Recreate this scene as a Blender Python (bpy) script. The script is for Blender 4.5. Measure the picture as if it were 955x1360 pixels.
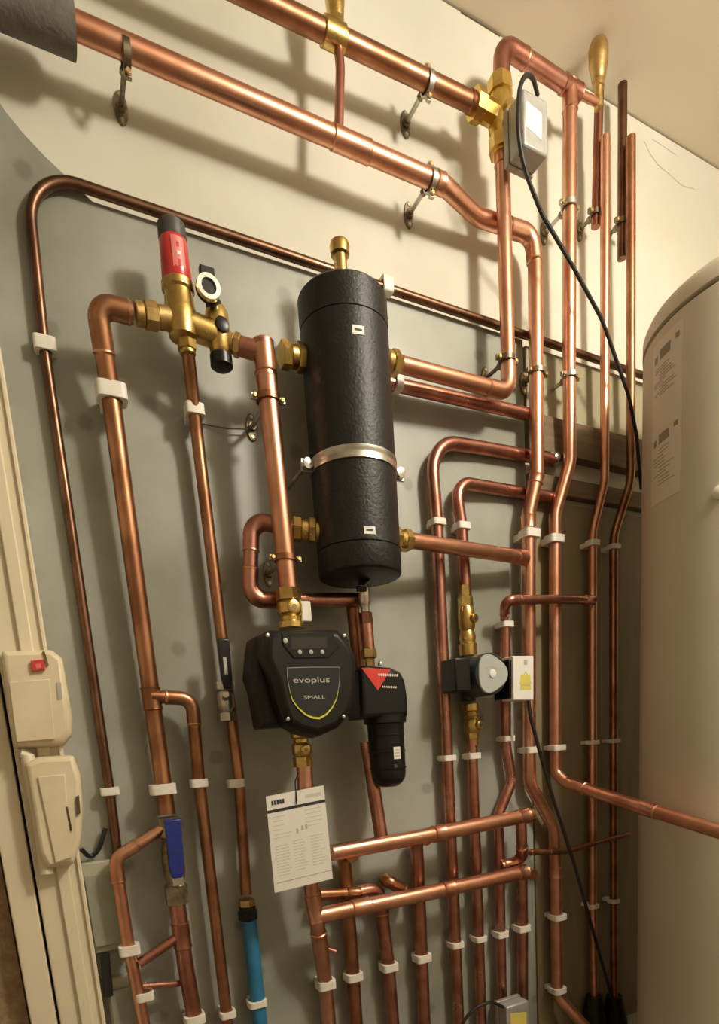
import bpy, math, random
from mathutils import Vector, Matrix
random.seed(7)
scene = bpy.context.scene
for o in list(bpy.data.objects):
    bpy.data.objects.remove(o, do_unlink=True)
col = scene.collection
V = Vector

# ------------------------------------------------------------------ camera
FPX, CX, CY = 789.59, 509.22, 1121.74          # focal length and principal point in 955x1360 pixels
CAMD, CAMH = 1.2, 0.97                          # distance from the back wall, height above the floor
ROWS = ((0.87885621, -0.064678, 0.47268227),    # camera right / down / forward in (X, up, out of wall)
        (-0.13823259, -0.98278997, 0.1225383),
        (0.45662185, -0.17303364, -0.87267167))
def w3(a):
    return V((a[0], -a[2], a[1]))
RX, DN, FW = (w3(r) for r in ROWS)
cam_data = bpy.data.cameras.new('camera')
cam_data.sensor_fit = 'VERTICAL'
cam_data.sensor_height = 36
cam_data.sensor_width = 36 * 955 / 1360
cam_data.lens = FPX / 1360 * 36
cam_data.shift_x = -(CX - 477.5) / 1360
cam_data.shift_y = (CY - 680) / 1360
cam_data.clip_start = 0.02
cam = bpy.data.objects.new('camera', cam_data)
col.objects.link(cam)
rot = Matrix((RX, -DN, -FW)).transposed()
cam.matrix_world = Matrix.Translation((0, -CAMD, CAMH)) @ rot.to_4x4()
scene.camera = cam

# ------------------------------------------------------------------ world, light, exposure
world = bpy.data.worlds.new('world')
scene.world = world
world.use_nodes = True
world.node_tree.nodes['Background'].inputs[0].default_value = (1, 0.9, 0.75, 1)
world.node_tree.nodes['Background'].inputs[1].default_value = 0.0
# the room's ceiling lamp, above and in front of the pipework, outside the frame:
# the pipe shadows on the wall fall to the left and slightly down, and the tank shades the wall behind it
LAMP = V((1.17, -1.32, 2.28))
ld = bpy.data.lights.new('ceiling_lamp_offscreen', 'POINT')
ld.shadow_soft_size = 0.10
ld.energy = 92
ld.color = (1.0, 0.925, 0.79)
lo = bpy.data.objects.new('ceiling_lamp_offscreen', ld)
col.objects.link(lo)
lo.location = LAMP
scene.view_settings.view_transform = 'Standard'
scene.view_settings.look = 'None'
scene.view_settings.gamma = 1
scene.view_settings.use_curve_mapping = False
scene.view_settings.exposure = -0.3

# ------------------------------------------------------------------ pixel helper (a pixel gives a direction; `off` is the distance from the wall)
def at(x, y, off=0.0):
    u, v = (x - CX) / FPX, (y - CY) / FPX
    d = RX * u + DN * v + FW
    t = (CAMD - off) / d.y
    return V((0, -CAMD, CAMH)) + d * t

# ------------------------------------------------------------------ materials
MATS = {}
def mat(name, c1, c2=None, rough=0.5, metal=0.0, scale=8.0, detail=4.0, bump=0.0, bscale=60.0, rough2=None, lo_=0.35, hi_=0.65, emit=None, stretch=None, spec=None, coat=0.0):
    m = bpy.data.materials.new(name)
    m.use_nodes = True
    nt = m.node_tree
    b = nt.nodes['Principled BSDF']
    b.inputs['Metallic'].default_value = metal
    b.inputs['Roughness'].default_value = rough
    b.inputs['Base Color'].default_value = (*c1, 1)
    if spec is not None:
        b.inputs['Specular IOR Level'].default_value = spec
    b.inputs['Coat Weight'].default_value = coat
    tc = nt.nodes.new('ShaderNodeNewGeometry')
    src = tc.outputs['Position']
    if stretch:
        mp = nt.nodes.new('ShaderNodeMapping')
        mp.inputs['Scale'].default_value = stretch
        nt.links.new(src, mp.inputs['Vector'])
        src = mp.outputs['Vector']
    if c2 is not None:
        n = nt.nodes.new('ShaderNodeTexNoise')
        n.inputs['Scale'].default_value = scale
        n.inputs['Detail'].default_value = detail
        nt.links.new(src, n.inputs['Vector'])
        r = nt.nodes.new('ShaderNodeValToRGB')
        r.color_ramp.elements[0].position = lo_
        r.color_ramp.elements[1].position = hi_
        r.color_ramp.elements[0].color = (*c1, 1)
        r.color_ramp.elements[1].color = (*c2, 1)
        nt.links.new(n.outputs['Fac'], r.inputs['Fac'])
        nt.links.new(r.outputs['Color'], b.inputs['Base Color'])
        if rough2 is not None:
            mr = nt.nodes.new('ShaderNodeMapRange')
            mr.inputs['From Min'].default_value = lo_
            mr.inputs['From Max'].default_value = hi_
            mr.inputs['To Min'].default_value = rough
            mr.inputs['To Max'].default_value = rough2
            nt.links.new(n.outputs['Fac'], mr.inputs['Value'])
            nt.links.new(mr.outputs['Result'], b.inputs['Roughness'])
    if bump:
        n2 = nt.nodes.new('ShaderNodeTexNoise')
        n2.inputs['Scale'].default_value = bscale
        n2.inputs['Detail'].default_value = 5
        nt.links.new(src, n2.inputs['Vector'])
        bp = nt.nodes.new('ShaderNodeBump')
        bp.inputs['Strength'].default_value = bump
        bp.inputs['Distance'].default_value = 0.004
        nt.links.new(n2.outputs['Fac'], bp.inputs['Height'])
        nt.links.new(bp.outputs['Normal'], b.inputs['Normal'])
    if emit:
        b.inputs['Emission Color'].default_value = (*emit[:3], 1)
        b.inputs['Emission Strength'].default_value = emit[3]
    MATS[name] = m
    return m

mat('copper', (0.56, 0.26, 0.155), (0.78, 0.43, 0.30), rough=0.40, rough2=0.28, metal=1, scale=14, bump=0.05, bscale=40)
mat('copper_brown', (0.26, 0.11, 0.065), (0.38, 0.17, 0.11), rough=0.42, rough2=0.32, metal=1, scale=20)
mat('copper_red', (0.35, 0.145, 0.10), (0.58, 0.285, 0.215), rough=0.38, rough2=0.27, metal=1, scale=18, bump=0.05, bscale=40)
mat('copper_dull', (0.27, 0.12, 0.06), (0.48, 0.24, 0.135), rough=0.42, rough2=0.31, metal=1, scale=16, bump=0.05, bscale=40)
mat('copper_dark', (0.12, 0.062, 0.038), (0.22, 0.12, 0.075), rough=0.40, rough2=0.30, metal=1, scale=20)
mat('solder', (0.55, 0.30, 0.17), (0.75, 0.45, 0.28), rough=0.35, metal=1, scale=60)
mat('brass', (0.50, 0.34, 0.10), (0.72, 0.52, 0.20), rough=0.36, rough2=0.24, metal=1, scale=30, bump=0.1, bscale=90)
mat('brass_dull', (0.44, 0.29, 0.10), (0.62, 0.44, 0.19), rough=0.45, metal=1, scale=30, bump=0.2, bscale=90)
mat('brass_bright', (0.66, 0.46, 0.12), (0.85, 0.62, 0.20), rough=0.28, metal=1, scale=30)
mat('zinc', (0.45, 0.43, 0.38), (0.62, 0.60, 0.55), rough=0.35, metal=1, scale=40)
mat('tarnish', (0.20, 0.17, 0.11), (0.42, 0.37, 0.27), rough=0.45, metal=1, scale=60)
mat('panel_olive', (0.30, 0.27, 0.17), (0.36, 0.33, 0.22), rough=0.6, scale=6)
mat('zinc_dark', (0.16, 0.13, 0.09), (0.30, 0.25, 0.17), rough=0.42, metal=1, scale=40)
mat('chrome', (0.62, 0.60, 0.56), rough=0.2, metal=1)
mat('foam', (0.007, 0.007, 0.006), (0.012, 0.012, 0.010), rough=0.46, scale=50, bump=0.22, bscale=190, spec=0.4)
mat('black_plastic', (0.005, 0.005, 0.005), (0.008, 0.008, 0.007), rough=0.33, scale=40, spec=0.4)
mat('pump_black', (0.0065, 0.0065, 0.0055), (0.010, 0.010, 0.0085), rough=0.40, scale=30, spec=0.35)
mat('panel_navy', (0.014, 0.016, 0.018), rough=0.3)
mat('screen', (0.030, 0.028, 0.022), rough=0.18)
mat('grey_plastic', (0.055, 0.055, 0.048), (0.075, 0.075, 0.066), rough=0.5, scale=40)
mat('pump_green', (0.018, 0.026, 0.026), (0.030, 0.040, 0.040), rough=0.4, scale=40)
mat('white_plastic', (0.76, 0.72, 0.64), (0.84, 0.80, 0.73), rough=0.45, scale=40)
mat('cream_plastic', (0.70, 0.61, 0.42), (0.76, 0.67, 0.48), rough=0.4, scale=20)
mat('label_white', (0.80, 0.78, 0.72), rough=0.5)
mat('label_grey', (0.42, 0.44, 0.42), rough=0.4)
mat('ink', (0.03, 0.03, 0.03), rough=0.6)
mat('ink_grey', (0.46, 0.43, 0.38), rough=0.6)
mat('ink_tank', (0.24, 0.21, 0.17), rough=0.5)
mat('ink_faint', (0.36, 0.32, 0.26), rough=0.5)
mat('ink_soft', (0.62, 0.58, 0.51), rough=0.6)
mat('print_pale', (0.50, 0.50, 0.46), rough=0.5)
mat('yellow_line', (0.62, 0.58, 0.06), rough=0.4)
mat('yellow_label', (0.66, 0.58, 0.12), rough=0.5)
mat('red_plastic', (0.48, 0.022, 0.022), (0.60, 0.04, 0.035), rough=0.28, scale=20, coat=0.3)
mat('red_sticker', (0.62, 0.05, 0.04), rough=0.35)
mat('pink_label', (0.72, 0.22, 0.20), rough=0.3)
mat('blue_lever', (0.010, 0.020, 0.17), (0.018, 0.035, 0.26), rough=0.35, scale=60)
mat('blue_pipe', (0.02, 0.15, 0.30), (0.03, 0.20, 0.38), rough=0.4, scale=20)
mat('actuator_metal', (0.36, 0.36, 0.33), (0.44, 0.44, 0.41), rough=0.42, metal=0.4, scale=40)
mat('actuator_base', (0.36, 0.35, 0.33), (0.44, 0.43, 0.41), rough=0.45, metal=0.5, scale=60)
mat('junction_grey', (0.26, 0.27, 0.22), (0.31, 0.32, 0.26), rough=0.45, scale=20)
mat('junction_lid', (0.42, 0.42, 0.32), rough=0.45)
mat('sleeve_grey', (0.15, 0.135, 0.12), (0.20, 0.18, 0.16), rough=0.9, scale=60, bump=0.3, bscale=200)
mat('cable', (0.012, 0.012, 0.011), rough=0.45)
mat('tank_shell', (0.56, 0.50, 0.40), (0.60, 0.54, 0.435), rough=0.42, scale=3)
mat('tank_label', (0.68, 0.62, 0.52), rough=0.4)
mat('paint_post', (0.72, 0.64, 0.46), (0.78, 0.70, 0.52), rough=0.5, scale=6, bump=0.06, bscale=30)
mat('roughcast', (0.26, 0.17, 0.10), (0.36, 0.25, 0.15), rough=0.9, scale=70, bump=0.6, bscale=150)
mat('ceiling_paint', (0.74, 0.66, 0.53), (0.78, 0.70, 0.57), rough=0.8, scale=3)
mat('room_paint', (0.55, 0.50, 0.40), rough=0.8)
mat('floor_concrete', (0.16, 0.13, 0.10), (0.22, 0.18, 0.14), rough=0.85, scale=5)
mat('timber_dark', (0.12, 0.085, 0.045), (0.19, 0.135, 0.075), rough=0.7, scale=6, stretch=(1, 10, 10), bump=0.1)
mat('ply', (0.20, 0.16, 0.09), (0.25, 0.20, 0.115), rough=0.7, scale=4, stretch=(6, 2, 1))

def wall_material():
    m = mat('plaster', (0.56, 0.53, 0.43), (0.70, 0.675, 0.58), rough=0.75, scale=2.0, detail=6, bump=0.12, bscale=25)
    return m
wall_material()

def board_material():
    m = mat('board_grey', (0.235, 0.24, 0.19), (0.42, 0.43, 0.385), rough=0.42, scale=3.6, detail=7, bump=0.05, bscale=12, lo_=0.32, hi_=0.68)
    nt = m.node_tree
    b = nt.nodes['Principled BSDF']
    base = b.inputs['Base Color'].links[0].from_socket
    g = nt.nodes.new('ShaderNodeNewGeometry')
    vo = nt.nodes.new('ShaderNodeTexVoronoi')
    vo.voronoi_dimensions = '2D'
    vo.inputs['Scale'].default_value = 5.0
    vo.inputs['Randomness'].default_value = 1.0
    sx = nt.nodes.new('ShaderNodeSeparateXYZ')
    cb = nt.nodes.new('ShaderNodeCombineXYZ')
    nt.links.new(g.outputs['Position'], sx.inputs[0])
    wn = nt.nodes.new('ShaderNodeTexNoise')
    wn.inputs['Scale'].default_value = 40
    nt.links.new(g.outputs['Position'], wn.inputs['Vector'])
    ad = nt.nodes.new('ShaderNodeMath')
    ad.operation = 'MULTIPLY_ADD'
    ad.inputs[1].default_value = 0.012
    nt.links.new(wn.outputs['Fac'], ad.inputs[0])
    nt.links.new(sx.outputs['X'], ad.inputs[2])
    nt.links.new(ad.outputs[0], cb.inputs['X'])
    nt.links.new(sx.outputs['Z'], cb.inputs['Y'])
    nt.links.new(cb.outputs[0], vo.inputs['Vector'])
    rp = nt.nodes.new('ShaderNodeValToRGB')
    rp.color_ramp.elements[0].position = 0.045
    rp.color_ramp.elements[0].color = (0.62, 0.62, 0.58, 1)
    rp.color_ramp.elements[1].position = 0.085
    rp.color_ramp.elements[1].color = (1, 1, 1, 1)
    nt.links.new(vo.outputs['Distance'], rp.inputs['Fac'])
    mx = nt.nodes.new('ShaderNodeMix')
    mx.data_type = 'RGBA'
    mx.blend_type = 'MULTIPLY'
    mx.inputs[0].default_value = 0.75
    nt.links.new(base, mx.inputs[6])
    nt.links.new(rp.outputs['Color'], mx.inputs[7])
    nt.links.new(mx.outputs[2], b.inputs['Base Color'])
board_material()

# ------------------------------------------------------------------ mesh builder
WLOC = {}
def frame(d):
    d = d.normalized()
    a = V((0, 0, 1)) if abs(d.z) < 0.9 else V((1, 0, 0))
    u = a.cross(d).normalized()
    return u, d.cross(u)

def rounded(pts, R, seg=8):
    pts = [V(p) for p in pts]
    if not isinstance(R, (list, tuple)):
        R = [R] * len(pts)
    out = [pts[0]]
    for i in range(1, len(pts) - 1):
        p, a, b = pts[i], pts[i - 1] - pts[i], pts[i + 1] - pts[i]
        la, lb = a.length, b.length
        a.normalize(); b.normalize()
        ang = a.angle(b)
        if R[i] <= 0 or ang > math.pi - 0.03:
            out.append(p)
            continue
        t = min(R[i] / math.tan(ang / 2), 0.48 * la, 0.48 * lb)
        r = t * math.tan(ang / 2)
        c = p + (a + b).normalized() * (r / math.sin(ang / 2))
        v0, v1 = p + a * t - c, p + b * t - c
        th = v0.angle(v1)
        n = max(2, int(seg * th / 1.2))
        for k in range(n + 1):
            s = k / n
            out.append(c + (v0 * math.sin((1 - s) * th) + v1 * math.sin(s * th)) / math.sin(th))
    out.append(pts[-1])
    return out

class MB:
    def __init__(self):
        self.v, self.f = [], []
    def add(self, vs, fs):
        n = len(self.v)
        self.v += [V(p) for p in vs]
        self.f += [tuple(i + n for i in q) for q in fs]
        return self
    def tube(self, pts, r, seg=16, cap=True):
        pts = [V(p) for p in pts]
        n = len(pts)
        rs = r if isinstance(r, (list, tuple)) else [r] * n
        d = (pts[1] - pts[0]).normalized()
        u, w = frame(d)
        vs, fs = [], []
        for i, p in enumerate(pts):
            nd = (pts[min(i + 1, n - 1)] - pts[max(i - 1, 0)]).normalized()
            q = d.rotation_difference(nd)
            u = q @ u; w = q @ w; d = nd
            for k in range(seg):
                t = 2 * math.pi * k / seg
                vs.append(p + (u * math.cos(t) + w * math.sin(t)) * rs[i])
        for i in range(n - 1):
            for k in range(seg):
                k2 = (k + 1) % seg
                fs.append((i * seg + k, i * seg + k2, (i + 1) * seg + k2, (i + 1) * seg + k))
        if cap:
            fs.append(tuple(reversed(range(seg))))
            fs.append(tuple(range((n - 1) * seg, n * seg)))
        return self.add(vs, fs)
    def lathe(self, p0, axis, prof, seg=20, phase=0.0):
        p0, axis = V(p0), V(axis).normalized()
        u, w = frame(axis)
        vs, fs = [], []
        for (h, r) in prof:
            for k in range(seg):
                t = 2 * math.pi * k / seg + phase
                vs.append(p0 + axis * h + (u * math.cos(t) + w * math.sin(t)) * max(r, 1e-4))
        n = len(prof)
        for i in range(n - 1):
            for k in range(seg):
                k2 = (k + 1) % seg
                fs.append((i * seg + k, i * seg + k2, (i + 1) * seg + k2, (i + 1) * seg + k))
        fs.append(tuple(reversed(range(seg))))
        fs.append(tuple(range((n - 1) * seg, n * seg)))
        return self.add(vs, fs)
    def box(self, c, s, m=None):
        c = V(c)
        vs = []
        for x in (-1, 1):
            for y in (-1, 1):
                for z in (-1, 1):
                    p = V((x * s[0] / 2, y * s[1] / 2, z * s[2] / 2))
                    vs.append(c + (m @ p if m else p))
        return self.add(vs, [(0, 1, 3, 2), (4, 6, 7, 5), (0, 4, 5, 1), (2, 3, 7, 6), (0, 2, 6, 4), (1, 5, 7, 3)])
    def prism(self, poly, y0, y1, shrink=0.0, ch=0.0):
        """poly: list of (X, Z), counter-clockwise seen from the room; from y0 (wall side) to y1 (room side), with a chamfered front edge"""
        cx_ = sum(p[0] for p in poly) / len(poly); cz_ = sum(p[1] for p in poly) / len(poly)
        def ring(y, s):
            o = []
            for (x, z) in poly:
                dx, dz = x - cx_, z - cz_
                L = math.hypot(dx, dz)
                k = (L - s) / L
                o.append(V((cx_ + dx * k, y, cz_ + dz * k)))
            return o
        n = len(poly)
        rings = [ring(y0, 0)]
        if ch > 0:
            rings += [ring(y1 + ch, shrink * 0.5), ring(y1, shrink + ch)]
        else:
            rings += [ring(y1, shrink)]
        vs = [p for r in rings for p in r]
        fs = [tuple(reversed(range(n))), tuple(range((len(rings) - 1) * n, len(rings) * n))]
        for i in range(len(rings) - 1):
            for k in range(n):
                k2 = (k + 1) % n
                fs.append((i * n + k, i * n + k2, (i + 1) * n + k2, (i + 1) * n + k))
        return self.add(vs, fs)
    def build(self, name, material, parent=None, sharp=35, bevel=0.0):
        me = bpy.data.meshes.new(name)
        lo_ = V([min(p[i] for p in self.v) for i in range(3)])
        hi_ = V([max(p[i] for p in self.v) for i in range(3)])
        c = V(((lo_.x + hi_.x) / 2, (lo_.y + hi_.y) / 2, lo_.z))
        me.from_pydata([p - c for p in self.v], [], self.f)
        me.update()
        import bmesh
        bm = bmesh.new(); bm.from_mesh(me)
        bmesh.ops.recalc_face_normals(bm, faces=bm.faces[:])
        bm.to_mesh(me); bm.free()
        me.polygons.foreach_set('use_smooth', [True] * len(me.polygons))
        me.set_sharp_from_angle(angle=math.radians(sharp))
        me.materials.append(MATS[material])
        o = bpy.data.objects.new(name, me)
        col.objects.link(o)
        WLOC[o.name] = c
        if parent:
            o.parent = parent
            o.location = c - WLOC[parent.name]
        else:
            o.location = c
        if bevel:
            b = o.modifiers.new('bevel', 'BEVEL')
            b.width = bevel; b.segments = 2; b.limit_method = 'ANGLE'; b.angle_limit = math.radians(40)
        return o

def tag(o, label=None, cat=None, group=None, kind=None):
    if label: o['label'] = label
    if cat: o['category'] = cat
    if group: o['group'] = group
    if kind: o['kind'] = kind
    return o
def thing(name, loc, label, cat, group=None):
    o = bpy.data.objects.new(name, None)
    o.empty_display_size = 0.05
    col.objects.link(o)
    o.location = V(loc)
    WLOC[o.name] = V(loc)
    return tag(o, label, cat, group)
def P(*q):
    return [at(*p) for p in q]
def text_mesh(body, name, material, centre, width, parent, depth=0.0004, height=None):
    cu = bpy.data.curves.new(name, 'FONT')
    cu.body = body; cu.align_x = 'CENTER'; cu.align_y = 'CENTER'; cu.extrude = 0.02; cu.size = 1
    tmp = bpy.data.objects.new(name + '_tmp', cu)
    col.objects.link(tmp)
    dg = bpy.context.evaluated_depsgraph_get()
    me = bpy.data.meshes.new_from_object(tmp.evaluated_get(dg))
    xs = [v.co.x for v in me.vertices]; ys = [v.co.y for v in me.vertices]
    sc = width / (max(xs) - min(xs))
    sy = height / (max(ys) - min(ys)) if height else sc
    mx_, my_ = (max(xs) + min(xs)) / 2, (max(ys) + min(ys)) / 2
    for v in me.vertices:
        x, y, z = v.co
        v.co = ((x - mx_) * sc, -z / 0.02 * depth, (y - my_) * sy)
    bpy.data.objects.remove(tmp, do_unlink=True)
    me.materials.clear(); me.materials.append(MATS[material])
    o = bpy.data.objects.new(name, me)
    col.objects.link(o)
    WLOC[o.name] = V(centre)
    o.parent = parent
    o.location = V(centre) - WLOC[parent.name]
    return o

# ------------------------------------------------------------------ the room
CEIL = 2.433
XL, XR, YF = -1.1, 2.35, -2.7
tag(MB().box(((XL + XR) / 2, 0.05, (CEIL - 0.004) / 2), (XR - XL, 0.10, CEIL - 0.004)).build('wall_back', 'plaster'), kind='structure')
tag(MB().box(((XL + XR) / 2, YF / 2, CEIL + 0.05), (XR - XL + 0.4, -YF + 0.5, 0.10)).build('ceiling', 'ceiling_paint'), kind='structure')
tag(MB().box(((XL + XR) / 2, YF / 2, -0.05), (XR - XL + 0.4, -YF + 0.5, 0.10)).build('floor', 'floor_concrete'), kind='structure')
tag(MB().box((XR + 0.05, YF / 2 + 0.05, CEIL / 2), (0.10, -YF + 0.1, CEIL)).build('wall_right', 'room_paint'), kind='structure')
tag(MB().box((XL - 0.05, YF / 2 + 0.05, CEIL / 2), (0.10, -YF + 0.1, CEIL)).build('wall_left', 'room_paint'), kind='structure')
tag(MB().box(((XL + XR) / 2, YF - 0.05, CEIL / 2), (XR - XL, 0.10, CEIL)).build('wall_front', 'room_paint'), kind='structure')

# painted timber post beside the board, and the roughcast pier left of it
post = MB().box((-0.0276, -0.075, CEIL * 0.31 + 0.03), (0.0652, 0.15, CEIL * 0.62)).build('trim_1', 'paint_post', bevel=0.002)
tag(post, 'cream painted timber post beside the grey board', kind='structure')
zt = CEIL * 0.62 + 0.03
MB().box((-0.022, -0.153, zt / 2), (0.018, 0.006, zt - 0.04)).build('moulding', 'paint_post', post, bevel=0.002)
MB().box((0.0015, -0.152, zt / 2), (0.005, 0.005, zt - 0.04)).build('moulding', 'paint_post', post, bevel=0.001)
MB().box((-0.0821, -0.075, CEIL * 0.31 + 0.03), (0.0358, 0.15, CEIL * 0.62)).build('post_board', 'paint_post', post, bevel=0.002)
pier = MB().box((-0.60, -0.06, 0.5), (0.99, 0.12, 1.0)).build('wall_pier', 'roughcast')
tag(pier, kind='structure')

# grey mounting board
BF = 0.018
topz = 1.851
pl = [at(-60, 60, BF), at(7, 148, BF), at(30, 176, BF), at(60, 208, BF), at(92, 238, BF)]
poly = [(p.x, p.z) for p in pl]
bx0, bx1 = 0.006, 1.064
poly = [(bx0, 2.02)] + [(p.x, p.z) for p in pl[1:]] + [(pl[-1].x + 0.03, topz), (bx1, topz), (bx1, 0.05), (bx0, 0.05)]
poly = [p for p in poly if p[0] >= bx0]
poly = list(reversed(poly))
vs = [V((x, -0.001, z)) for x, z in poly] + [V((x, -BF, z)) for x, z in poly]
n = len(poly)
fs = [tuple(range(n)), tuple(range(n, 2 * n))] + [(k, (k + 1) % n, n + (k + 1) % n, n + k) for k in range(n)]
board = MB().add(vs, fs).build('mounting_board', 'board_grey', sharp=20)
tag(board, 'large stained grey board carrying the pipework', 'board')

# timber rails and brown board to the right of the grey board
for z0, z1, d, lab in ((1.622, 1.700, 0.030, 'upper dark timber batten behind the tall pipes beside the tank'),
                       (1.535, 1.575, 0.024, 'lower narrow dark timber batten under the wider batten beside the tank')):
    b = MB().box(((1.075 + 2.0) / 2, -d / 2 - 0.001, (z0 + z1) / 2), (0.925, d, z1 - z0)).build('timber_batten', 'timber_dark', bevel=0.002)
    tag(b, lab, 'batten')
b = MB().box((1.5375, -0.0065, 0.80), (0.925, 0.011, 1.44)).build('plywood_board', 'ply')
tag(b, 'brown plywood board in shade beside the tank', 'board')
b = MB().box((1.5375, -0.008, 1.773), (0.925, 0.014, 0.145)).build('wall_panel', 'panel_olive', bevel=0.002)
tag(b, 'olive strip of board between the thin dark pipe and the timber batten', 'board')
# boxed-in column behind the tank
a = at(943, 300, 0.0)
MB_ = MB().box((a.x + 0.15, -0.06, 1.08), (0.30, 0.12, 2.16)).build('trim_2', 'plaster', bevel=0.004)
tag(MB_, kind='structure')

# ------------------------------------------------------------------ pipes
def pipe(name, label, pts, d, material, R=0.05, fit=(), joints=(), cat='pipe', group=None, fitmat=None):
    """pts: pixel triples (x, y, off) or vectors; fit: corners with a soldered elbow; joints: (segment, s, length) sleeves"""
    W = [p if isinstance(p, Vector) else at(*p) for p in pts]
    Rs = list(R) if isinstance(R, (list, tuple)) else [R] * len(W)
    if W[-1].z < 0.75 and not isinstance(pts[-1], Vector) and pts[-1][1] == 1372:      # runs on to the floor below the frame
        W.append(V((W[-1].x, W[-1].y, 0.001)))
        Rs.append(0)
    for i in fit:
        Rs[i] = min(Rs[i], d * 1.15)
    path = rounded(W, Rs)
    o = MB().tube(path, d / 2).build(name, material)
    tag(o, label, cat, group)
    fm = fitmat or material
    for i in fit:
        a = W[i - 1] - W[i]; b = W[i + 1] - W[i]
        la = min(d * 2.0, a.length * 0.9); lb = min(d * 2.0, b.length * 0.9)
        seg = rounded([W[i] + a.normalized() * la, W[i], W[i] + b.normalized() * lb], Rs[i])
        MB().tube(seg, d / 2 + 0.0013).build('elbow', fm, o)
        for q, dd in ((seg[0], a), (seg[-1], b)):
            m = MB().lathe(q - dd.normalized() * 0.002, dd, [(0, d / 2 + 0.002), (0.002, d / 2 + 0.0022), (0.0045, d / 2 + 0.0002)])
            m.build('solder_ring', 'solder', o)
    for (i, s, L) in joints:
        p = W[i].lerp(W[i + 1], s); dd = (W[i + 1] - W[i]).normalized()
        MB().lathe(p - dd * L / 2, dd, [(0, d / 2 + 0.0002), (0.0015, d / 2 + 0.0022), (0.005, d / 2 + 0.0014), (L - 0.005, d / 2 + 0.0014), (L - 0.0015, d / 2 + 0.0022), (L, d / 2 + 0.0002)]).build('coupling', fm, o)
    return o, W

# thin dark pipe round the edge of the board
pA, _ = pipe('copper_pipe', 'thin dark tarnished pipe bent round the top of the grey board', [(158, 1150, 0.031), (146, 1050, 0.031), (60, 470, 0.031), (34, 222, 0.031), (400, 345, 0.031), (640, 425, 0.031), (872, 505, 0.031)], 0.0165, 'copper_dark', R=0.075)

# large pipe down the left from the red capped valve
pB, _ = pipe('copper_pipe', 'wide copper pipe dropping from the red capped valve to the blue lever valve',
     [(176, 416, 0.10), (128, 404, 0.10), (147, 523, 0.068), (213, 1013, 0.055), (222, 1082, 0.062)], 0.030, 'copper_dull', R=0.03, fit=(1,), joints=((2, 0.81, 0.04),))
pB2, _ = pipe('copper_pipe', 'short wide copper pipe below the blue lever valve with two side branches',
     [(235, 1195, 0.062), (246, 1280, 0.062), (262, 1372, 0.062)], 0.030, 'copper_red', R=0, joints=((0, 0.55, 0.05),))
pB3, _ = pipe('copper_pipe', 'copper branch pipe leaving the tee above the blue lever valve',
     [(200, 925, 0.064), (255, 928, 0.064), (264, 1035, 0.055), (304, 1372, 0.055)], 0.0225, 'copper_dull', R=0.03, fit=(1,))
pC, _ = pipe('copper_pipe', 'medium copper pipe running down from the red capped valve past the black lever',
     [(249, 462, 0.10), (256, 520, 0.065), (262, 580, 0.05), (318, 1040, 0.05), (327, 1188, 0.05)], 0.0215, 'copper_dull', R=0.1)
pD, _ = pipe('copper_pipe', 'copper pipe elbowing down beside the grey junction box from the blue lever valve',
     [(216, 1101, 0.066), (153, 1140, 0.07), (171, 1258, 0.07), (194, 1372, 0.07)], 0.021, 'copper', R=0.03, fit=(1,))
pD2, _ = pipe('copper_pipe', 'short slanting copper branch joining two pipes under the blue lever valve', [(243, 1240, 0.062), (184, 1280, 0.072)], 0.019, 'copper_red')
pD3, _ = pipe('copper_pipe', 'stubby thin copper link beneath the slanting branch', [(238, 1306, 0.055), (188, 1310, 0.075)], 0.013, 'copper_red')
# blue plastic pipe
blue, _ = pipe('plastic_pipe', 'bright blue plastic water pipe below the black compression coupling', [(329, 1205, 0.05), (347, 1372, 0.05)], 0.030, 'blue_pipe')

# pipe from the pressure vessel down to the big pump
pE, WE = pipe('copper_pipe', 'broad bright copper pipe joining the black vessel to the large pump',
     [(349, 458, 0.12), (384, 788, 0.12)], 0.035, 'copper', joints=((0, 0.05, 0.05), (0, 0.17, 0.035)))
MB().lathe(at(349, 462, 0.12), (0, 0, 1), [(0, 0.019), (0.006, 0.019), (0.010, 0.016), (0.011, 0.004)]).build('end_cap', 'copper_red', pE)
pF, _ = pipe('copper_pipe', 'copper loop pipe passing behind the broad pipe beneath the vessel',
     [(398, 704, 0.105), (334, 690, 0.082), (332, 797, 0.078), (484, 797, 0.085)], 0.027, 'copper_red', R=0.03, fit=(1, 2))

# top runs
pK1, _ = pipe('copper_pipe', 'wide long copper pipe leaving the grey foam sleeve below the ceiling',
     [V((XL + 0.001, -0.085, at(-60, -36, 0.085).z)), (-60, -36, 0.085), (590, 246, 0.085), (634, 288, 0.055), (706, 312, 0.055), (711, 352, 0.057)],
     0.0325, 'copper', R=(0, 0, 0.05, 0.05, 0.03, 0), fit=(4,), joints=((1, 0.745, 0.075), (1, 0.985, 0.02)))
pJ, _ = pipe('copper_pipe', 'tall copper riser below the elbow of the wide top pipe with kinks beside both pumps',
     [(711, 352, 0.057), (713, 632, 0.069), (702, 682, 0.060), (703, 1040, 0.050), (735, 1098, 0.047), (738, 1150, 0.047), (740, 1322, 0.047), (788, 1376, 0.11)],
     0.0325, 'copper', R=(0, 0.06, 0.06, 0.05, 0.05, 0, 0.05, 0), joints=((1, 0.1, 0.02), (2, 0.03, 0.03), (5, 0.05, 0.03)))
pK2, _ = pipe('copper_pipe', 'copper pipe along the ceiling edge feeding the brass three way valve', [V((XL + 0.001, -0.085, at(300, -22, 0.085).z)), (300, -22, 0.085), (640, 143, 0.085)], 0.032, 'copper_dull', R=0, joints=((1, 0.97, 0.035),))
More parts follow.
